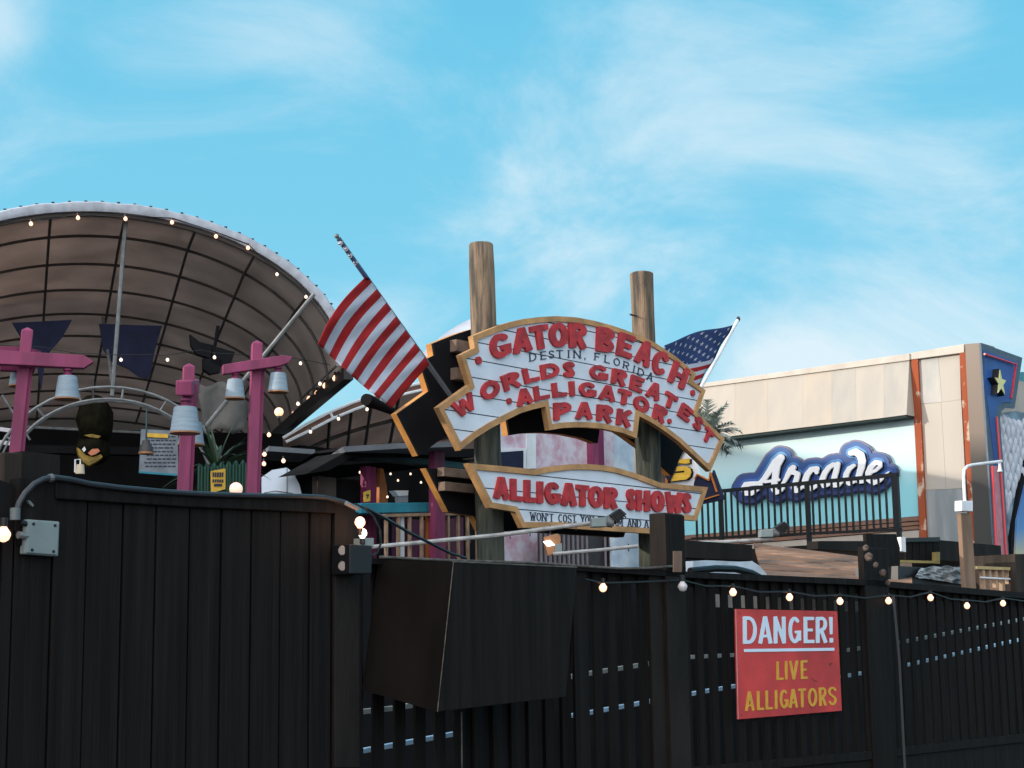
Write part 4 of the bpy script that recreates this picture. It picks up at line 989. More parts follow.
L4 = [('P',562,420,562,402.5,17),('A',583.5,418.5,584,402.5,17),('R',604,421.5,605,405,16),('K',623,426,625,410,15)]
for nm, L_, r_ in (('GATOR BEACH', L1, .130), ('WORLDS GREATEST', L2, .148), ('ALLIGATOR', L3, .152), ('PARK', L4, .148)):
    textline(('letter', M['letter'], us), PS, L_, r_, -.013, .018, step=.035)
m_ = MB()
for x, y, r_ in ((478.3,360.5,3.5),(692.6,393,3.2),(509,401.2,2.8),(669.3,421.3,2.6)):
    u, v = PS.hit(x, y); rr_ = r_*17/1640*1.1; MB().prism(PS, [(u+rr_*math.cos(R(t)), v+rr_*math.sin(R(t))) for t in range(0,360,24)], -.013, .016).build('dot', M['letter'], us)
D_ = [('D',532,361,531.5,352.8,7),('E',542.5,359.4,542,351.2,5.4),('S',550.5,358.2,550.3,350.4,5),('T',558.6,357.7,558.5,350,6.4),('I',567.5,357.7,567.5,350,2.6),('N',576,358.2,576,350.4,7),(',',584,358.6,584.2,351,2.5),('F',596,360.2,596.4,353,5.4),('L',606,363,606.6,355.4,5.6),('O',615.3,365.6,616,358.2,6.6),('R',624.5,369,625.6,361.8,6),('I',632.2,372.8,633.4,365.6,2.6),('D',639,376.2,640.5,368.6,6.6),('A',648,380.4,650,372.8,6)]
textline(('small_letter', M['ink'], us), PS, D_, .06, -.013, -.004, serif=True, step=.045)
L5 = [('A',501,499,501,477.3,15.5),('L',516,501,516,479,12),('L',529.5,502.5,529.5,480,11.5),('I',539.5,503.2,539.5,481.3,5.8),('G',552,504.5,552,482,15.5),('A',568.5,505.8,568.5,483.3,15.5),('T',582,506.3,582,485,12.5),('O',595.5,507.8,595.5,486,15.2),('R',610.5,508.5,610.5,487.5,13.5),('S',630.5,510,630.5,489,9),('H',642.5,511,642.5,490.3,13.5),('O',657,512,657,490.6,13.8),('W',673.8,513,673.3,492,17.5),('S',686.2,513,686,493,9)]
textline(('letter', M['letter'], ls), PS, L5, .126, -.013, .018, step=.035)
m_ = MB()
def base_(x): return 520.3+(x-529)*.0655
for wd, x0, x1 in (("WON'T",529,552.6),('COST',557.3,575.2),('YOU',579.6,592.5),('AN',596.5,603.5),('ARM',607,621.5),('AND',626.5,640),('A',643.2,647.6),('LEG',651,661)):
    textline(('small_letter', M['ink'], ls), PS, spread(wd, x0, x1, base_(x0), base_(x1), base_(x0)-8.4, base_(x1)-8.0), .045, -.013, -.004, serif=True, step=.05)


# ------------------------------------------------------------------ flags
PFl = PS.off(-.45)
fl = thing('american_flag', 'large red and white striped flag hanging from a slanted pole', 'flag', PFl.W(440, 390))
top = PFl.W(338.5, 238.5, .10); bot = PFl.W(454.5, 401, .04)
MB().tube([top, bot], .024, 8).build('pole', mat('grey_pole',(.10,.11,.13),.4,.1), fl, smooth=True)
blob(top+(top-bot).normalized()*.03, .024,.024,.024, 'finial', M['galv'], fl, jit=0)
A_, B_, C_, E_ = (367,275.5), (429.5,364), (391,407.5), (318,344)
rows = 78; colsn = 24; gg = []
for i in range(rows+1):
    t = i/rows; row = []
    for j in range(colsn+1):
        s_ = j/colsn
        x = (A_[0]*(1-t)+B_[0]*t)*(1-s_)+(E_[0]*(1-t)+C_[0]*t)*s_; y = (A_[1]*(1-t)+B_[1]*t)*(1-s_)+(E_[1]*(1-t)+C_[1]*t)*s_
        bow = math.sin(math.pi*s_); x -= 6*bow*(1-t)**2; y -= 1.5*bow*(1-t)
        y += 3*math.sin(math.pi*t)*s_*.8
        d = .12+.026*math.sin(t*15+s_*2.2)*(.35+s_)+.05*math.sin(s_*5+t*3)*s_+.014*math.sin(t*41+s_*9)*(1-s_)
        wv = 1.1*math.sin(t*17+s_*2.2+1)*s_
        row.append(PFl.W(x+wv*.4, y+wv*.5, d))
    gg.append(row)
MB().sheet(gg, mf=lambda i, j: (i//6) % 2).build('striped_cloth', [M['red'], M['fwhite']], fl, smooth=True, solid=.006, orient=False)
# furled blue canton on the upper pole
gg = []
for i in range(15):
    t = i/14; P = (338.5+(368-338.5)*t, 239+(277-239)*t); wd = 1.6+3.0*t+.8*math.sin(i*1.1); row = []
    for j in range(9):
        a = 2*math.pi*j/8; row.append(PFl.W(P[0]-1.5*t+wd*math.cos(a)*.85, P[1]+wd*math.cos(a)*.55, .12+.05*math.sin(a)*(.5+t)))
    gg.append(row)
ca = MB().sheet(gg).build('furled_canton', M['fblue'], fl, smooth=True)
m_ = MB()
for x, y in ((341.5,243),(347,248.5),(351.5,255),(357,262.5)):
    u, v = PFl.off(.17).hit(x, y); MB().prism(PFl, star_poly(u, v, .022, 60), .13, .175).build('star', M['fwhite'], ca)
# horn speaker by the flag's foot
hn = thing('horn_speaker', 'black cylindrical spotlight at the lower corner of the large flag', 'spotlight', at(378, 404, 16.2)); a = at(366,399.5,16); b = at(392,411,16.6)
MB().tube([a, a.lerp(b,.1), a.lerp(b,.4), b], [.06,.065,.055,.04], 14).build('housing', M['signblack'], hn, smooth=True)
MB().tube([b, at(418,422,16.9)], .015, 6).build('bracket', M['frame'], hn)
# right flag
PF2 = PS.off(-.3)
f2 = thing('american_flag', 'partly hidden flag with blue starred canton on a white pole at right', 'flag', PF2.W(701, 385))
t0 = PF2.W(737.5, 320.5); t1 = PF2.W(700, 389)
MB().tube([t0, t1], .022, 8).build('pole', M['white'], f2, smooth=True); blob(t0+(t0-t1).normalized()*.03, .025,.025,.035, 'finial', M['frame'], f2, jit=0)
def f2p(s_, t):   # s_: hoist to fly, t: down the hoist
    x = 733-35*t-68*s_+8*s_*t; y = 325+62*t+20*s_-3*math.sin(3.1*s_)+6*s_*t
    return PF2.W(x+.8*math.sin(t*14+s_*6), y+.8*math.sin(s_*9), .03+.05*math.sin(s_*8+t*3)*s_)
gg = [[f2p(j/20, i/26) for j in range(21)] for i in range(27)]
MB().sheet(gg, mf=lambda i, j: 2 if i < 14 else (0 if ((i-14)//2) % 2 else 1)).build('cloth', [M['red'], M['fwhite'], M['fblue']], f2, smooth=True, solid=.005, orient=False)
m_ = MB()
for i in range(9):
    for j in range(11):
        if (i+j) % 2: continue
        t = .05+.06*i; s_ = .06+.095*j; c_ = f2p(s_, t); ex = (f2p(s_+.01,t)-c_).normalized(); ey = (f2p(s_,t-.01)-c_).normalized()
        pv = [c_+PF2.n*.008+ex*(-.040*(1 if k%2 == 0 else .42)*math.cos(R(90+36*k)))+ey*(.040*(1 if k%2 == 0 else .42)*math.sin(R(90+36*k))) for k in range(10)]
        MB().add(pv, [tuple(range(10))]).build('star', M['fwhite'], f2, orient=False)

# ------------------------------------------------------------------ pink lamp posts
def lamp_shade_at(c, r, par, h):
    sh = MB(); sh.lathe(c, [(r,0),(r*.985,h*.12),(r*.96,h*.16),(r*.88,h*.52),(r*.87,h*.56),(r*.77,h*.98),(r*.72,h),(r*.4,h*1.01)], 20); o = sh.build('lamp_shade', M['shade'], par, smooth=True)
    MB().lathe(c+Vector((0,0,-.006)), [(r*1.02,0),(r*1.02,.012)], 20).build('rim', M['shadein'], o)
    MB().lathe(c+Vector((0,0,h)), [(r*.42,.002),(r*.42,h*.08),(r*.26,h*.12),(r*.26,h*.20),(r*.4,h*.24),(r*.4,h*.32)], 12).build('fitting', M['magentad'], par)
    return o
def lamp_post(label, x, ytop, xb, yb, Y, wpx, arms, u):
    P0 = at(x, ytop, Y); w_ = wpx*Y/FPX; B = at(xb, yb, Y); D2 = (B-P0); Zb = P0+D2*(P0.z/(P0.z-B.z))
    t = thing('lamp_post', label, 'lamp post', Zb, 'pink lamp posts'); u = u.normalized(); nn = Vector((u.y, -u.x, 0))
    if nn.y > 0: nn = -nn
    m_ = MB()
    vs = []
    for P, s_ in ((Zb,1),(P0-UZ*w_*.35,1)):
        for a_, b_ in ((-1,-1),(1,-1),(1,1),(-1,1)): vs.append(P+u*(a_*w_/2)+nn*(b_*w_/2))
    vs.append(P0); m_.add(vs, [(0,1,5,4),(1,2,6,5),(2,3,7,6),(3,0,4,7),(4,5,8),(5,6,8),(6,7,8),(7,4,8),(3,2,1,0)])
    m_.build('post', M['magenta'], t, bevel=.006)
    # second, narrower board doubled on the post
    m_ = MB(); m_.beam(Zb+u*w_*.66, Zb.lerp(P0,.955)+u*w_*.66, w_*.6, w_*.30, up=u); m_.build('side_board', M['magentad'], t)
    return t, u, nn, w_
PA, uA, nA, wA = lamp_post('pink lamp post with the longest arm at the left edge', 27.5, 327, 14, 460, 13, 11.5, None, UK)
pA = Pl(27, 13, UK); pA.o = pA.o+pA.n*.07
def arm(par, p, pts, d0, d1, m_='magenta'):
    MB().pprism(p, pts, d0, d1).build('arm', M[m_], par, bevel=.005)
arm(PA, pA, [(-18,349),(84,355),(94,361.5),(84,368),(-18,363)], -.02, .07)
arm(PA, pA, [(0,346),(30,347),(42,352),(34,372),(0,370)], -.24, -.16, 'magentad')
lamp_shade_at(pA.W(67,399,.02), .098, PA, .185)
lamp_shade_at(pA.W(19,386,-.3), .082, PA, .16)
PB, uB, nB, wB = lamp_post('pink lamp post with its arm end-on, middle of the three', 189, 363, 182.5, 500, 13.2, 11.5, None, UK)
pB = Pl(187, 13.2, UK)
aC = at(188,390,12.8)
MB().beam(at(184,388,12.75)+UZ*0, at(192,386,14.2), .13, .12).build('arm', M['magenta'], PB, bevel=.01)
lamp_shade_at(at(185,433,12.5), .115, PB, .20); lamp_shade_at(at(191,445,14.2), .115, PB, .20)
PC, uC_, nC, wC = lamp_post('tall pink lamp post with a tilted arm and two pale shades, right of the three', 257, 340, 251, 500, 14, 10.5, None, UK)
pC = Pl(257, 14, UK); pC.o = pC.o+pC.n*.07
arm(PC, pC, [(223,364.5),(283,355),(292.5,356.5),(289,362.5),(281,365.5),(223,374)], -.02, .07)
lamp_shade_at(pC.W(235,398.5,.02), .085, PC, .165); lamp_shade_at(pC.W(278,392,.02), .088, PC, .165)

# ------------------------------------------------------------------ left board wall
lwl = thing('board_wall', 'black vertical board wall filling the lower left', 'fence', PF.off(.18).W(190, 700)-UZ*PF.off(.18).W(190,700).z)
pL = PF.off(.18)
gaps = [-30,-1.5,13,51.6,85.5,122,155,188.7,221,251,280.4,309.7,332,359.5]
def topy(x): return 499.0+(x-57)*.0535-.0000*x
random.seed(9)
for k in range(len(gaps)-1):
    x0, x1 = gaps[k], gaps[k+1]
    a = pL.hit(x0+(.9 if k != 1 else 3), 590); b = pL.hit(x1-.9, 590)
    ty = pL.hit((x0+x1)/2, topy((x0+x1)/2)-3)[1] if k > 1 else pL.hit(30, 530)[1]
    MB().box(pL, a[0], b[0], 0, ty, -.02, .0+random.uniform(-.003,.003)).build('board', M['black'], lwl, bevel=.004)
MB().pprism(pL, [(-30,470),(-30,768),(362,768),(362,515),(60,500)], -.08, -.03).build('backing', M['void'], lwl)
MB().pprism(pL, [(56,480),(90,484.5),(200,495),(300,498),(336,501),(336,513.5),(187,507),(56,498.8)], -.06, .03).build('top_trim', M['black'], lwl, bevel=.006)
MB().pprism(pL, [(336,501),(352,505),(358,514),(360,560),(360,768),(335,768),(335,513)], -.06, .012).build('corner_board', M['brownblk'], lwl, bevel=.005)
MB().pprism(pL, [(20,478),(56,480),(56,545),(20,545)], -.06, .02).build('top_board', M['black'], lwl)
lp = MB(); lp.pprism(pL.off(-.25), [(4,452),(22,453),(22,768),(2,768)], -.1, .0); tag(lp.build('timber_post', M['postwood'], bevel=.006), 'weathered dark post under the left pink lamp post', 'post')
lp = MB(); lp.pprism(pL.off(-.28), [(22.5,451),(60,455),(60,560),(22.5,560)], -.15, -.05); tag(lp.build('dark_cabinet', M['brownblk']), 'dark cabinet top above the wall at far left', 'cabinet')
lp = MB(); lp.pprism(pL.off(-.6), [(-12,486),(4,484),(4,493),(-12,494)], 0, .03); lp.pprism(pL.off(-.6), [(-12,503),(4,501),(4,508),(-12,510)], 0, .03); lp.pprism(pL.off(-.6), [(-12,470),(0,470),(0,520),(-12,520)], -.05, -.01)
tag(lp.build('blue_slats', M['teal']), 'bright blue slats at the far left edge', 'slats')
# conduit along the top
cx_ = [(15.5,519),(16,512),(19,503),(25,493),(34,484),(44,479),(55,477.6),(70,479.5),(90,484),(120,487.8),(160,491.5),(200,494),(250,495.6),(300,496.3),(325,497.5),(345,502.5),(356,508)]
cdt = thing('conduit', 'grey conduit running over the wall top to the pale junction box', 'conduit', pL.W(16, 520, .05))
MB().tube([pL.W(x, y, .045) for x, y in cx_], .013, 8).build('pipe', M['conduit'], cdt, smooth=True)
MB().tube([pL.W(15,520,.045), pL.W(15.3,508,.045)], .022, 10).build('coupling', mat('grey_coupling',(.13,.15,.15),.5,.1), cdt, smooth=True)
MB().tube([pL.W(49,478.2,.045), pL.W(52.5,477.6,.045)], .018, 10).build('clamp', M['galv'], cdt)
jb = thing('junction_box', 'pale grey square junction box on the black wall', 'junction box', pL.W(41, 556, .05))
MB().pprism(pL, [(26.5,519),(60,521.5),(58.5,556.5),(25,554)], .0, .045).build('box', M['grey'], jb, bevel=.006)
MB().pprism(pL, [(28,520.5),(59,522.7),(57.5,555),(26.7,552.7)], .046, .052).build('lid', M['grey'], jb, bevel=.003)
for x, y in ((33.5,524),(55,525.5),(32,550),(53.5,551.5)):
    MB().lathe(pL.W(x, y, .052), [(.007,0),(.006,.004)], 8, ax=pL.n).build('screw', M['iron'], jb)
MB().tube([pL.W(27,536,.04), pL.W(18,535,.04)], .016, 8).build('gland', M['galv'], jb, smooth=True)
MB().tube([pL.W(26,524,.04), pL.W(20,523,.04)], .012, 8).build('gland', M['iron'], jb, smooth=True)
m_ = MB(); m_.pprism(pL, [(28,500),(30.5,501),(34,505),(33,507),(29,503)], .02, .035); tag(m_.build('wall_bracket', M['galv']), 'tiny bright metal bracket on the black wall above the junction box', 'bracket')

# ------------------------------------------------------------------ bulbs
def bulb_proto(name, label, group, c, r, matl, down=True):
    t = thing(name, label, 'light bulb', c, group); s_ = -1 if down else 1
    MB().lathe(c, [(r*.35, s_*-r*1.3),(r*.5, s_*-r*1.0),(r*.95, s_*-r*.35),(r, 0),(r*.75, s_*r*.66),(r*.3, s_*r*.95),(.0005, s_*r)][::(1 if not down else 1)], 14).build('glass', matl, t, smooth=True)
    MB().lathe(c, [(r*.45, s_*-r*2.4),(r*.55, s_*-r*2.3),(r*.55, s_*-r*1.2),(r*.4, s_*-r*1.15)], 10).build('socket', M['iron'], t); return t
# fence string
FB = [(603,588),(733,592.5),(789.5,597.5),(840,601.5),(888.5,601),(930.5,598),(967,606),(1003,603.5)]
bp = bulb_proto('light_bulb', 'warm lit bulb on the string along the slatted fence', 'bulbs strung along the fence', PF.W(*FB[0], .10), .025, M['lamp'])
for q in FB[1:]: dup(bp, PF.W(*q, .10))
bd = bulb_proto('light_bulb', 'unlit silvery bulb on the fence below the tall square post', None, PF.W(682.5,587,.16), .032, mat('unlit_bulb',(.6,.56,.55),.25,.1,spec=.8))
cb_ = MB(); xs = [(585,579),(603,583),(640,582),(682,580),(705,586),(733,586),(760,592),(789,591.5),(815,596),(840,595),(865,598),(888,595),(910,597),(930,592),(950,599),(967,600),(985,602),(1003,598),(1030,602)]
cb_.tube([PF.W(x, y, .10) for x, y in xs], .007, 5); tag(cb_.build('string_light_cable', M['iron']), 'black cable carrying the bulbs along the slatted fence', 'cable')
# canopy string
RB = [(31,224),(78,218),(125.5,219),(172,222.5),(216,236.5),(248,248)]
pk0 = PK.off(.1)
bq = bulb_proto('light_bulb', 'small lit bulb hanging under the white canopy rim', 'bulbs under the canopy rim', pk0.W(*RB[0]), .025, M['lamp'])
for q in RB[1:]: dup(bq, pk0.W(*q))
bq2 = bulb_proto('light_bulb', 'dim bulb under the canopy, lower on its string', 'dim bulbs under the canopy', pk0.W(277,274.5), .021, M['lampdim'])
for x, y in ((306,297),(121,360),(167.5,360),(214.5,357.5),(300.5,363.5),(75,357),(371,1)) [:-1]: dup(bq2, pk0.W(x, y))
cb_ = MB(); cb_.tube([pk0.W(x, y) for x, y in [(-10,222),(31,220),(55,219),(78,214),(100,216),(125,215),(150,217),(172,218),(216,232),(248,244),(260,256),(277,270),(306,292),(318,305)]], .006, 5)
cb_.tube([pk0.W(x, y) for x, y in [(-10,345),(40,347),(75,353),(121,355),(167,355),(200,350),(214,353),(260,356),(300,359),(330,365)]], .005, 5)
tag(cb_.build('string_light_cable', M['iron']), 'thin black cables carrying the small bulbs under the big canopy', 'cable')
# marquee bulbs on the edge beam
MQ = [(335,378.5),(325,386),(317,393.5),(309,399),(302.5,405),(294,413.5),(287,420.5),(281.5,426.5),(275,432.5),(268.5,439)]
bm0 = None
for i, (x, y) in enumerate(MQ):
    s_ = .4+i*.74; c = bA-PK.n*s_+Vector((0,0,-.05))+PK.u*.0
    r_ = ray(x, y); # hang the bulb on the beam's camera side
    P = at(x, y, c.y)
    if bm0 is None: bm0 = bulb_proto('light_bulb', 'lit bulb in the row along the slanting dark canopy beam', 'bulbs along the canopy beam', P, .036, M['lamp'])
    else: dup(bm0, P)
for x, y, Y in ((298,404,19.5),(320,384,19.5)): dup(bq2, at(x, y, Y), 'small dim bulb beside the row on the slanting beam', 'small bulbs beside the beam')
for x, y in ((264.5,454.5),(264,464),(283.5,461),(269,435)): dup(bq, at(x, y, 19.6), 'small bulb in the dark right of the tall pink lamp post', 'bulbs right of the pink post')
for x, y in ((310.5,432),(338.5,419),(367,409.5)): dup(bq2, at(x, y, 21), 'small pale bulb hanging under the far canopy', 'bulbs under the far canopy')
for x, y in ((360,472.5),(390.5,474),(410.5,474),(398,480.5),(421,482.5),(387.5,497)): dup(bq2, PM.off(-.2).W(x, y), 'tiny pale bulb inside the dark bar above the turquoise counter', 'bulbs inside the dark bar', .7)
def globe(label, c, r, m_):
    t = thing('globe_lamp', label, 'lamp', c); blob(c, r, r, r, 'glass', m_, t, jit=0, n=16)
    MB().lathe(c-UZ*r*1.3, [(r*.5,0),(r*.45,r*.5)], 10).build('base', M['frame'], t)
globe('large warm round bulb left of the slanting beam', at(279,412,19.5), .055, emis('amber_globe', (1.0,.66,.38), 1.0))
globe('round glowing globe lamp on the wall top left of the tall pink post', pL.off(-.1).W(236,489), .033, emis('globe_glow', (1.0,.60,.46), .75))
# bulb at the left edge and the lamp cluster at the corner
be = bulb_proto('light_bulb', 'bright bulb at the left edge beside the junction box', None, pL.W(3.5,535,.07), .03, M['lamp'])
bc = bulb_proto('light_bulb', 'bright bare bulb pointing up at the corner of the board wall', None, pL.W(360,522,.10), .028, M['lamp'], down=False)
bc2 = bulb_proto('light_bulb', 'lower bright bulb at the corner above the dark lamp box', None, pL.W(362.5,533,.10), .024, M['led'], down=False)
cam = thing('lamp_box', 'black box fixture with pale round lenses at the wall corner', 'light fixture', pL.W(356,575,.06))
MB().pprism(pL, [(350,544),(372,545.5),(372,574),(350,574)], .0, .14).build('housing', M['iron'], cam, bevel=.006)
MB().pprism(pL, [(364,538),(374,538),(374,547),(364,546)], .01, .09).build('junction', M['grey'], cam, bevel=.003)
for y in (551, 566.5):
    MB().lathe(pL.W(345.5, y, .07), [(.026,0),(.03,.03),(.022,.045)], 12, ax=(pL.n*.5-pL.u)).build('lens', mat('dull_lens',(.30,.24,.21),.3,.2) if y == 551 else bpy.data.materials['dull_lens'], cam, smooth=True)
MB().tube([pL.W(x, y, .1) for x, y in ((346,503),(352,506),(358,508.5))], .012, 8).build('elbow', M['galv'], cam, smooth=True)
wi = MB(); wi.tube([pL.W(x, y, .09) for x, y in ((355,504),(364,508),(374,517),(380,530),(381,543),(377,553),(372,556))], .006, 5)
tag(wi.build('loose_cable', M['iron']), 'thin black cable looping beside the corner bulbs', 'cable')
pl_ = bpy.data.lights.new('corner_bulb_light', 'POINT'); pl_.energy = .9; pl_.color = (1,.5,.25); pl_.shadow_soft_size = .03
po = bpy.data.objects.new('corner_bulb_light', pl_); po.location = pL.W(357,524,.16); C.objects.link(po)

# ------------------------------------------------------------------ slatted street fence
fe = thing('slatted_fence', 'black slatted street fence with tall square posts', 'fence', PF.W(700, 800)-UZ*PF.W(700,800).z)
ft = [(352,557.5),(545,562.5),(696,572),(860,579),(1024,592.5),(1075,597)]
def fty(x):
    for k in range(len(ft)-1):
        if x <= ft[k+1][0]: 
            t = (x-ft[k][0])/(ft[k+1][0]-ft[k][0]); return ft[k][1]+(ft[k+1][1]-ft[k][1])*t
    return ft[-1][1]
def seg(name, d0, d1, dy0, dy1, matl, p=PF, pts=ft):
    for k in range(len(pts)-1):
        (x0,y0),(x1,y1) = pts[k], pts[k+1]
        MB().pprism(p, [(x0,y0+dy0),(x1,y1+dy0),(x1,y1+dy1),(x0,y0+dy1)], d0, d1).build(name, matl, fe)
seg('top_rail', -.05, .06, 0, 6, M['black'])
seg('upper_rail', -.045, -.02, 6.2, 15, M['blackp'])
ua_ = PF.hit(352, 600)[0]; ub_ = PF.hit(1075, 600)[0]; pk_ = MB(); random.seed(2); u = ua_
while u < ub_:
    Xp, _ = proj(PF.w(u+.045, 1.9)); top_ = PF.hit(Xp, fty(Xp)+4.5)[1]
    pk_.box(PF, u+random.uniform(-.003,.003), u+.080, .02, top_, -.019, random.uniform(-.002,.002)); u += .1565
pk_.build('slat', M['blackp'], fe)
inf = PF.off(-.03); MB().pprism(inf, [(464,566),(571,569),(571,800),(464,800)], -.03, -.0).build('infill_board', M['void'], fe)
br = [(352,812),(690,768),(860,752.5),(1024,734),(1075,728)]
seg('bottom_rail', -.0, .05, 0, 8, M['black'], pts=br)
seg('base_board', -.0, .03, 8.4, 60, M['black'], pts=br)
def fpost(x0, x1, ytop, m_, sq, name='post', xc=None):
    a = PF.hit(x0, 650); b = PF.hit(x1, 650); zt2 = PF.hit(x1, ytop)[1]
    return MB().box(PF, a[0], b[0], 0, zt2, .003, sq)
fpost(571, 585, 568, M['black'], .03).build('post', M['black'], fe, bevel=.005)
# tall square post: front face 668-686, depth towards the street
pf1 = PF.off(.06); a = pf1.hit(668, 560); b = pf1.hit(686, 560)
MB().box(PF, a[0], b[0], PF.hit(669, 575)[1], pf1.hit(669, 512.5)[1], -.085, .045).build('post_cap_block', M['postwood'], fe, bevel=.006)
MB().box(PF, a[0]+.004, b[0]-.002, PF.hit(669, 575)[1]+.02, pf1.hit(669, 514)[1], .047, .06).build('cap_front_board', M['black'], fe, bevel=.004)
a = pf1.hit(668, 640); b = pf1.hit(686, 640)
MB().box(PF, a[0], b[0]+.02, 0, pf1.hit(690, 566)[1], .004, .06).build('post', M['brownblk'], fe, bevel=.005)
a = pf1.hit(655, 640); b = pf1.hit(668, 640)
MB().box(PF, a[0], b[0]-.004, 0, pf1.hit(690, 569)[1], .003, .03).build('post_board', M['brownblk'], fe, bevel=.005)
a = pf1.hit(868, 640); b = pf1.hit(892, 640)
MB().box(PF, a[0], b[0], 0, pf1.hit(880, 548)[1], .004, .06).build('post', M['black'], fe, bevel=.006)
cdd = MB(); cdd.tube([PF.W(893,596,.13), PF.W(899,660,.13), PF.W(905,775,.13)], .012, 8); tag(cdd.build('thin_pipe', M['conduit'], smooth=True), 'thin grey pipe down the right fence post', 'pipe')
hg = MB(); hg.pprism(PF, [(674,551),(682,551),(682,572),(674,572)], .19, .2); tag(hg.build('post_bracket', mat('brown_bracket',(.20,.12,.085),.7,.2)), 'small brown bracket on the tall square post', 'bracket')
# dark sheet added behind the fence, standing in for shade in the gaps
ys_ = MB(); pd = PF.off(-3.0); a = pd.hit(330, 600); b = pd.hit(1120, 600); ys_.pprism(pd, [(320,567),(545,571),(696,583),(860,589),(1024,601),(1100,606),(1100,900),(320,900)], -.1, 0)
tag(ys_.build('gap_shade_sheet', M['void']), 'dark sheet added behind the fence as shade in its gaps', 'screen')
# ramp rails behind the fence
pr2 = PF.off(-.9)
for pts_, m_, lb, th in (([(350,753),(447,735),(584,713.5),(690,694),(735,686),(845,676),(902,666),(1018,640),(1040,635)], 'railblue', 'light blue sloping handrail behind the fence gaps', .026), ([(350,713),(395,708),(585,674),(690,657),(735,655),(848,650),(902,642),(1018,620),(1040,616)], 'railgrey', 'grey green sloping rail behind the fence, above the blue one', .028)):
    q = MB(); p0 = pr2.W(*pts_[0]); p1 = pr2.W(*pts_[-1])
    for k in range(len(pts_)-1): q.beam(pr2.W(*pts_[k]), pr2.W(*pts_[k+1]), .05, th)
    tag(q.build('ramp_rail', M[m_]), lb, 'handrail')
lb_ = MB(); pz = PF.off(-1.2); lb_.pprism(pz, [(712,594),(866,602),(866,612),(712,607)], -.02, 0)
tag(lb_.build('pale_board', mat('pale_timber',(.34,.30,.26),.8,.3,5)), 'pale board behind the fence slats above the danger sign', 'board')

# tilted black box hung on the fence
bx = thing('hanging_box', 'big black tilted box hung on the street fence', 'box', PF.W(470, 712, .3))
# corners by picture measurement on two planes: fence side and outer side
pin = PF.off(.03); pout = PF.off(.50)
tl_b = pin.W(378, 559.5); bl_b = pin.W(362, 690)
tl_f = pout.W(453, 562.5); bl_f = pout.W(437, 712)
trf = pout.W(577, 568); brf = pout.W(566, 697)
vec_t = trf-tl_f; vec_b = brf-bl_f
vs = [tl_b, bl_b, bl_f, tl_f, tl_b+vec_t, bl_b+vec_b, brf, trf]
MB().add([vs[0],vs[1],vs[2],vs[3]]+[q+ (vec_t.normalized()*.012) for q in vs[:4]], [(0,1,2,3),(7,6,5,4),(0,3,7,4),(1,5,6,2),(0,4,5,1),(3,2,6,7)]).build('side_panel', mat('box_side_paint', (0.0085,0.0062,0.005), .75, .5, 3, (1,1,.3), .3, spec=.08), bx)
e_ = vec_t.normalized()*.014
MB().add([vs[0]+e_,vs[1]+e_,vs[2]+e_,vs[3]+e_,vs[4],vs[5],vs[6],vs[7]], [(0,1,2,3),(4,7,6,5),(0,3,7,4),(1,5,6,2),(0,4,5,1),(3,2,6,7)]).build('body', M['black'], bx, bevel=.004)
edg = mat('worn_edge', (.11,.095,.08), .7, .5, 20)
MB().tube([vs[3]+PF.n*.003, vs[3].lerp(vs[2],.5)+PF.n*.003, vs[2]+PF.n*.003], .0028, 5).build('worn_edge', edg, bx)
MB().tube([vs[3]+UZ*.004, vs[7]+UZ*.004], .004, 5).build('top_edge', edg, bx)
m_ = MB(); m_.tube([PF.W(461.5,712,.03), PF.W(462,775,.03)], .005, 5); tag(m_.build('thin_rod', edg), 'thin worn rod below the hanging black box', 'rod')

# danger sign
pD = PF.off(.02)
ds = thing('danger_sign', 'red metal sign warning of live alligators on the fence', 'sign', pD.W(790, 716))
MB().pprism(pD, [(735.4,609),(837.3,611.2),(842,710.8),(738,719.5)], 0, .012).build('plate', M['danger'], ds, bevel=.002)
MB().tube([pD.W(735.6,609.2,.012), pD.W(738.2,719.2,.012)], .003, 5).build('edge', mat('bright_edge',(.55,.35,.33),.5,.2), ds)
def yb1(x): return 643.9-(x-743)*.012
D1 = [('D',750.3,14),('A',765.6,14),('N',780,12),('G',795,12.5),('E',809.3,10.5),('R',822,11.5)]
m_ = MB(); textline(('white_letter', M['dwhite'], ds), pD, [(c, x, yb1(x), x-.3, yb1(x)-27.6+(x-743)*.02, w_) for c, x, w_ in D1]+[('!',831.6,642.6,831,617,4.6)], .068, .0125, .0165, step=.03); 
m_.pprism(pD, [(744.3,649),(834.3,647.8),(834.4,650.7),(744.4,652)], .0125, .016)
m_.build('underline', M['dwhite'], ds)
def yl(x): return 680.2-(x-776)*.045
YT = ('yellow_letter', M['dyellow'], ds); textline(YT, pD, [(c, x, yl(x), x-.2, yl(x)-18.6, w_) for c, x, w_ in (('L',780.2,7),('I',786.5,2.4),('V',794,9.4),('E',804.4,6.8))], .066, .0125, .0165, step=.045)
def yg(x): return 711.2-(x-745)*.068
textline(YT, pD, [(c, x, yg(x), x-.4, yg(x)-19.4+(x-745)*.012, w_) for c, x, w_ in (('A',750,9.5),('L',760.8,6.8),('L',769.4,7),('I',776.5,2.6),('G',784.4,8.6),('A',793.7,9),('T',802.6,8),('O',812.9,9.2),('R',823.2,7.6),('S',832.8,8.4))], .066, .0125, .0165, step=.045)
for x, y in ((739.5,613),(833.5,615),(741.5,714.5),(838,706.5)): MB().lathe(pD.W(x, y, .012), [(.007,0),(.005,.005)], 8, ax=pD.n).build('screw', mat('sign_screw',(.25,.06,.06),.4,.1) if x == 739.5 else bpy.data.materials['sign_screw'], ds)
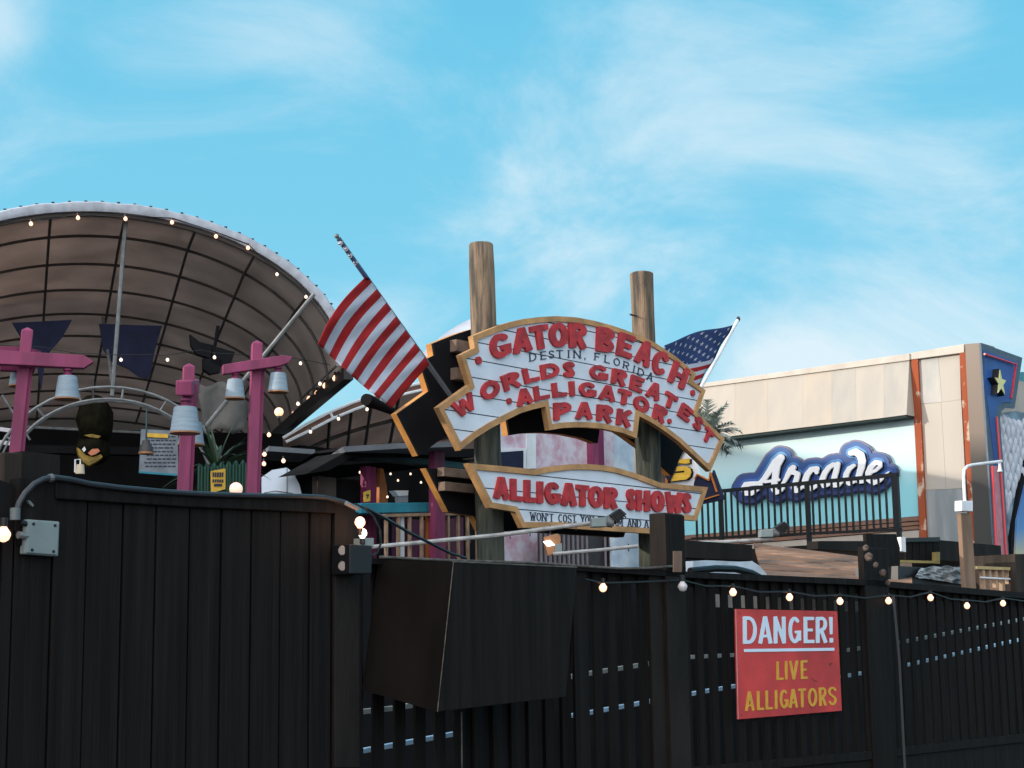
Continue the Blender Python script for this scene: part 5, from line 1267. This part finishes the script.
m_ = MB(); m_.pprism(pD, [(829,664),(832,662.3),(832.6,663.3),(830,666)], .0126, .0135); m_.pprism(pD, [(811,678),(815,680.3),(818.5,681.2),(815,681.6)], .0126, .0135); m_.build('scuff', mat('scuff',(.2,.04,.03),.7,.3), ds)

# ------------------------------------------------------------------ pipes and floodlights above the fence
def pipe(label, pts, Y, r, ties=True, group=None):
    t = thing('light_pipe', label, 'pipe', at(pts[0][0], pts[0][1], Y), group)
    MB().tube([at(x, y, Y) for x, y in pts], r*.9, 8).build('tube', M['pipegrey'], t, smooth=True)
    if ties:
        m_ = MB()
        for k in range(len(pts)-1):
            (x0,y0),(x1,y1) = pts[k], pts[k+1]; n_ = max(1, int((x1-x0)/18))
            for j in range(n_):
                x = x0+(x1-x0)*(j+.5)/n_; y = y0+(y1-y0)*(j+.5)/n_; P = at(x, y, Y); m_.tube([P+UZ*r*1.5, P-UZ*r*2.2], .005, 4)
        m_.build('cable_tie', M['iron'], t)
    return t
pipe('long pale pipe running under the lower sign', [(372,547),(400,544.5),(500,535),(560,527),(592,523)], 11.6, .017)
pipe('short pale pipe below the long one, beside the small lit lamp', [(553,554),(600,550),(638,546)], 11.2, .014)
pipe('pale pipe right of the tall square post', [(686,543),(730,541.5),(772,539)], 13, .015)
def flood(label, x, y, Y, s_, lit=None):
    t = thing('floodlight', label, 'floodlight', at(x, y+8*s_, Y)); p = Pl(x, Y, Vector((1,.15,0)))
    MB().pprism(p, [(x-19*s_,y-1*s_),(x-4*s_,y-2*s_),(x-4*s_,y+7.5*s_),(x-19*s_,y+8*s_)], -.05, .03).build('housing', M['grey'], t, bevel=.005)
    MB().tube([p.W(x-5*s_,y+2*s_), p.W(x+2*s_,y+4*s_)], [.042*s_,.035*s_], 12).build('joint', M['galv'], t, smooth=True)
    MB().pprism(p, [(x-1*s_,y-4*s_),(x+9*s_,y-11*s_),(x+16*s_,y-5*s_),(x+6*s_,y+4.5*s_)], -.08, .04).build('head', M['iron'], t, bevel=.006)
    f_ = MB()
    for k in range(5): f_.pprism(p, [(x+(0+2*k)*s_,y-(4+1.4*k)*s_),(x+(.7+2*k)*s_,y-(4.5+1.4*k)*s_),(x+(7.7+2*k)*s_,y+(4-1.4*k)*s_),(x+(7+2*k)*s_,y+(4.5-1.4*k)*s_)], .04, .055)
    f_.build('fin', M['iron'], t); return t
flood('black floodlight with grey box in front of the lower sign', 611, 519, 11.5, 1.0)
flood('small black floodlight before the iron railing', 777, 530.5, 13, .85)
sl = thing('small_lamp', 'small lit box lamp with orange side under the lower sign', 'lamp', at(548,552,11.3)); p = Pl(548, 11.3, Vector((1,.15,0)))
MB().pprism(p, [(544,537),(558,533.5),(561,538),(560,552),(548,556),(545,546)], -.05, .0).build('housing', M['shadein'], sl, bevel=.004)
MB().pprism(p, [(543.5,541.5),(550,540),(555,545),(548,546.5)], .001, .02).build('lens', M['led'], sl)
MB().pprism(p, [(555,545),(562,543),(562,552),(555,553)], -.04, .01).build('junction', M['grey'], sl)
cbl = MB(); cbl.tube([at(x, y, Y) for x, y, Y in ((366,508,9.3),(385,518,9.6),(408,532,10),(430,543,10.2),(450,553,10.4),(466,558,10.6))], .010, 6); tag(cbl.build('hanging_cable', M['iron'], smooth=True), 'thick black cable sloping from the wall corner to the fence', 'cable')
cbl = MB(); cbl.tube([PF.W(x, y, .08) for x, y in ((380,557),(450,560.5),(540,563),(580,566),(620,568.5),(650,568),(676,566))], .008, 6); tag(cbl.build('fence_cable', edg, smooth=True), 'worn cable lying along the fence top rail', 'cable')

# timbers and clutter right of the tall post
tb = MB(); tb.pprism(Pl(720,12.6,DA), [(686,540),(752.5,545),(752.5,561),(686,558)], -.12, 0); tag(tb.build('timber_beam', M['brownblk'], bevel=.005), 'dark timber beam right of the tall square post', 'beam')
pq = Pl(800, 16, -DB)
rf = thing('board_ramp', 'sloping worn brown board roof behind the fence', 'roof', at(820, 600, 16)-UZ*at(820,600,16).z)
n_ = 7; AA = at(753.5,543,17.5); BB = at(912,563,15.2); CC = at(912,586,13.2); DD = at(765,584,13.6)
for k in range(n_):
    f0, f1 = k/n_, (k+1)/n_-.028; q = [AA.lerp(DD,f0), BB.lerp(CC,f0), BB.lerp(CC,f1), AA.lerp(DD,f1)]
    MB().add(q+[x-UZ*.03 for x in q], [(0,1,2,3),(7,6,5,4),(0,4,5,1),(1,5,6,2),(2,6,7,3),(3,7,4,0)]).build('board', M['deckwood'] if k % 2 else M['deckwood2'], rf)
cv2 = MB(); pc_ = Pl(740, 13.4, DA)
cv2.pprism(pc_, [(693,561),(742,558),(752,561),(760,566),(768,576),(770,584),(693,584)], -.3, -.2); tag(cv2.build('pale_cover', mat('pale_plastic_sheet',(.62,.72,.80),.6,.25,3)), 'pale plastic cover below the dark timber beam', 'cover')
cv3 = MB(); cv3.tube([pc_.W(x, y) for x, y in ((690,571),(715,568.5),(735,569),(752,573),(768,582))], .028, 8); tag(cv3.build('black_hose', M['iron'], smooth=True), 'thick black hose arching over the pale cover', 'hose')
# dark timbers left of the crates, second post area
pj = Pl(880, 13.6, DA)
m_ = MB(); m_.pprism(pj, [(818,541),(866,541),(866,552),(818,549)], -.1, 0); tag(m_.build('timber_block', M['brownblk']), 'dark timber block above the brown board roof', 'beam')
m_ = MB(); m_.pprism(pj, [(866,534),(896,534),(900,548),(900,590),(868,590)], -.13, -.1); tag(m_.build('timber_block', M['black']), 'dark timber block under the right end of the iron railing', 'beam')
cr_ = thing('slatted_crate', 'black slatted crate under the rusty strip', 'crate', at(923, 566, 14.5)); pc2 = Pl(923, 14.5, DA)
MB().pprism(pc2, [(905.5,538),(940,537),(940,541),(905.5,542)], -.3, .02).build('rim', M['iron'], cr_)
for k in range(5): MB().pprism(pc2, [(906+k*6.8,542),(912+k*6.8,542),(912+k*6.8,562),(906+k*6.8,562)], -.02, 0).build('slat', M['blackp'], cr_)
m_ = MB(); m_.pprism(pc2, [(901,537),(905.5,537),(906,552),(901.5,551)], -.02, .05); tag(m_.build('white_box', M['white']), 'small upright white box left of the slatted crate', 'box')
m_ = MB(); m_.pprism(pc2, [(936,552),(940,552),(940,562),(936,562)], .01, .05); m_.pprism(pc2, [(900,560),(940,561),(940,563.5),(900,562.5)], .0, .05, 0); tag(m_.build('yellow_ledge', mat('mustard_wood',(.35,.27,.09),.7,.2)), 'mustard ledge below the slatted crate', 'ledge')
# crumpled grey sheet
tpn = MB(); pt2 = Pl(940, 14.2, DA); gg = []; random.seed(21)
for i in range(8):
    row = []
    for j in range(15):
        t = j/14; yt = 566+4*abs(t-.5)+.8*math.sin(j*1.3); x = 921+45*t+(-4*(i/7)*(1-t)*1.5); y = yt+(585-yt)*i/7*(.55+.45*t)
        row.append(pt2.W(x, y, .02+.02*math.sin(j*1.1+i)*math.sin(i*.8+.3)+random.uniform(-.012,.012)+.01*i/7))
    gg.append(row)
tag(tpn.sheet(gg).build('plastic_sheet', mat('crumpled_grey_plastic',(.34,.36,.37),.45,.75,4,bump=.4), solid=.006), 'crumpled grey plastic sheet lying behind the fence near the wooden post', 'sheet')
m_ = MB(); m_.pprism(Pl(940,14,DA), [(898,566),(940,568),(966,574),(985,590),(898,588)], -.5, -.1); tag(m_.build('black_tarp', M['iron']), 'black covered heap under the crumpled grey sheet', 'tarp')
# bare wooden post with white pipe bracket
wp = MB(); pw = Pl(968, 14.2, DA); wp.pprism(pw, [(961,513),(971.5,513.5),(976.5,590),(965.5,590)], -.02, .02); tag(wp.build('wooden_post', mat('bare_timber',(.27,.165,.105),.75,.3,7,(1,1,.2),.3), bevel=.005), 'bare leaning wooden post below the white pipe lamp', 'post')
wl = thing('pipe_lamp', 'white bent pipe lamp on the bare wooden post', 'lamp', pw.W(967,512))
MB().tube([pw.W(x, y, .0) for x, y in ((965,508),(964.2,490),(963.6,477),(964.2,470),(967,466.5),(972,465),(985,463.3),(1001.5,461.3))], .014, 8).build('pipe', M['white'], wl, smooth=True)
MB().tube([pw.W(999.5,461.5), pw.W(1000,468), pw.W(1000,472)], [.012,.014,.026], 10).build('socket', M['white'], wl, smooth=True)
MB().pprism(pw, [(962,500.5),(973,501),(973,511.5),(962,511)], -.02, .05).build('bracket', M['white'], wl, bevel=.005)
# tan railing at right and dark block at the edge
tr_ = thing('low_railing', 'low tan wooden railing at the right edge behind the fence', 'railing', Pl(996,14.8,DA).W(996, 600)); pr3 = Pl(996, 14.8, DA)
MB().pprism(pr3, [(977,566),(1016,567.5),(1016,570.5),(977,569)], -.03, .03).build('top_rail', mat('mustard_rail',(.50,.36,.16),.7,.2), tr_)
for k in range(6): MB().pprism(pr3, [(982.5+k*6.4,569.5),(985+k*6.4,569.5),(986.5+k*6.4,600),(984+k*6.4,600)], -.02, .015).build('baluster', M['tan'], tr_)
MB().pprism(pr3, [(981,576.5),(1016,578.5),(1016,580),(981,578)], .02, .03).build('wire', M['white'], tr_)
m_ = MB(); m_.pprism(Pl(1020,15,DA), [(1015,554),(1040,554),(1040,600),(1015,600)], -.4, 0); tag(m_.build('timber_post', M['postwood']), 'dark square post at the right edge above the fence', 'post')
# wooden post cap clutter near second fence post
shl = thing('brown_fitting', 'rusty brown fittings clustered on the right fence post top', 'fitting', PF.W(872, 592, .1))
for x, y, r_ in ((866,548,.022),(869,557,.03),(876,565,.02),(883,573,.026),(888,583,.02)): blob(PF.W(x, y, .12), r_, r_, r_*1.2, 'knob', mat('rusty_fitting',(.13,.09,.07),.7,.4,20) if x == 866 else bpy.data.materials['rusty_fitting'], shl, n=9, jit=.2)
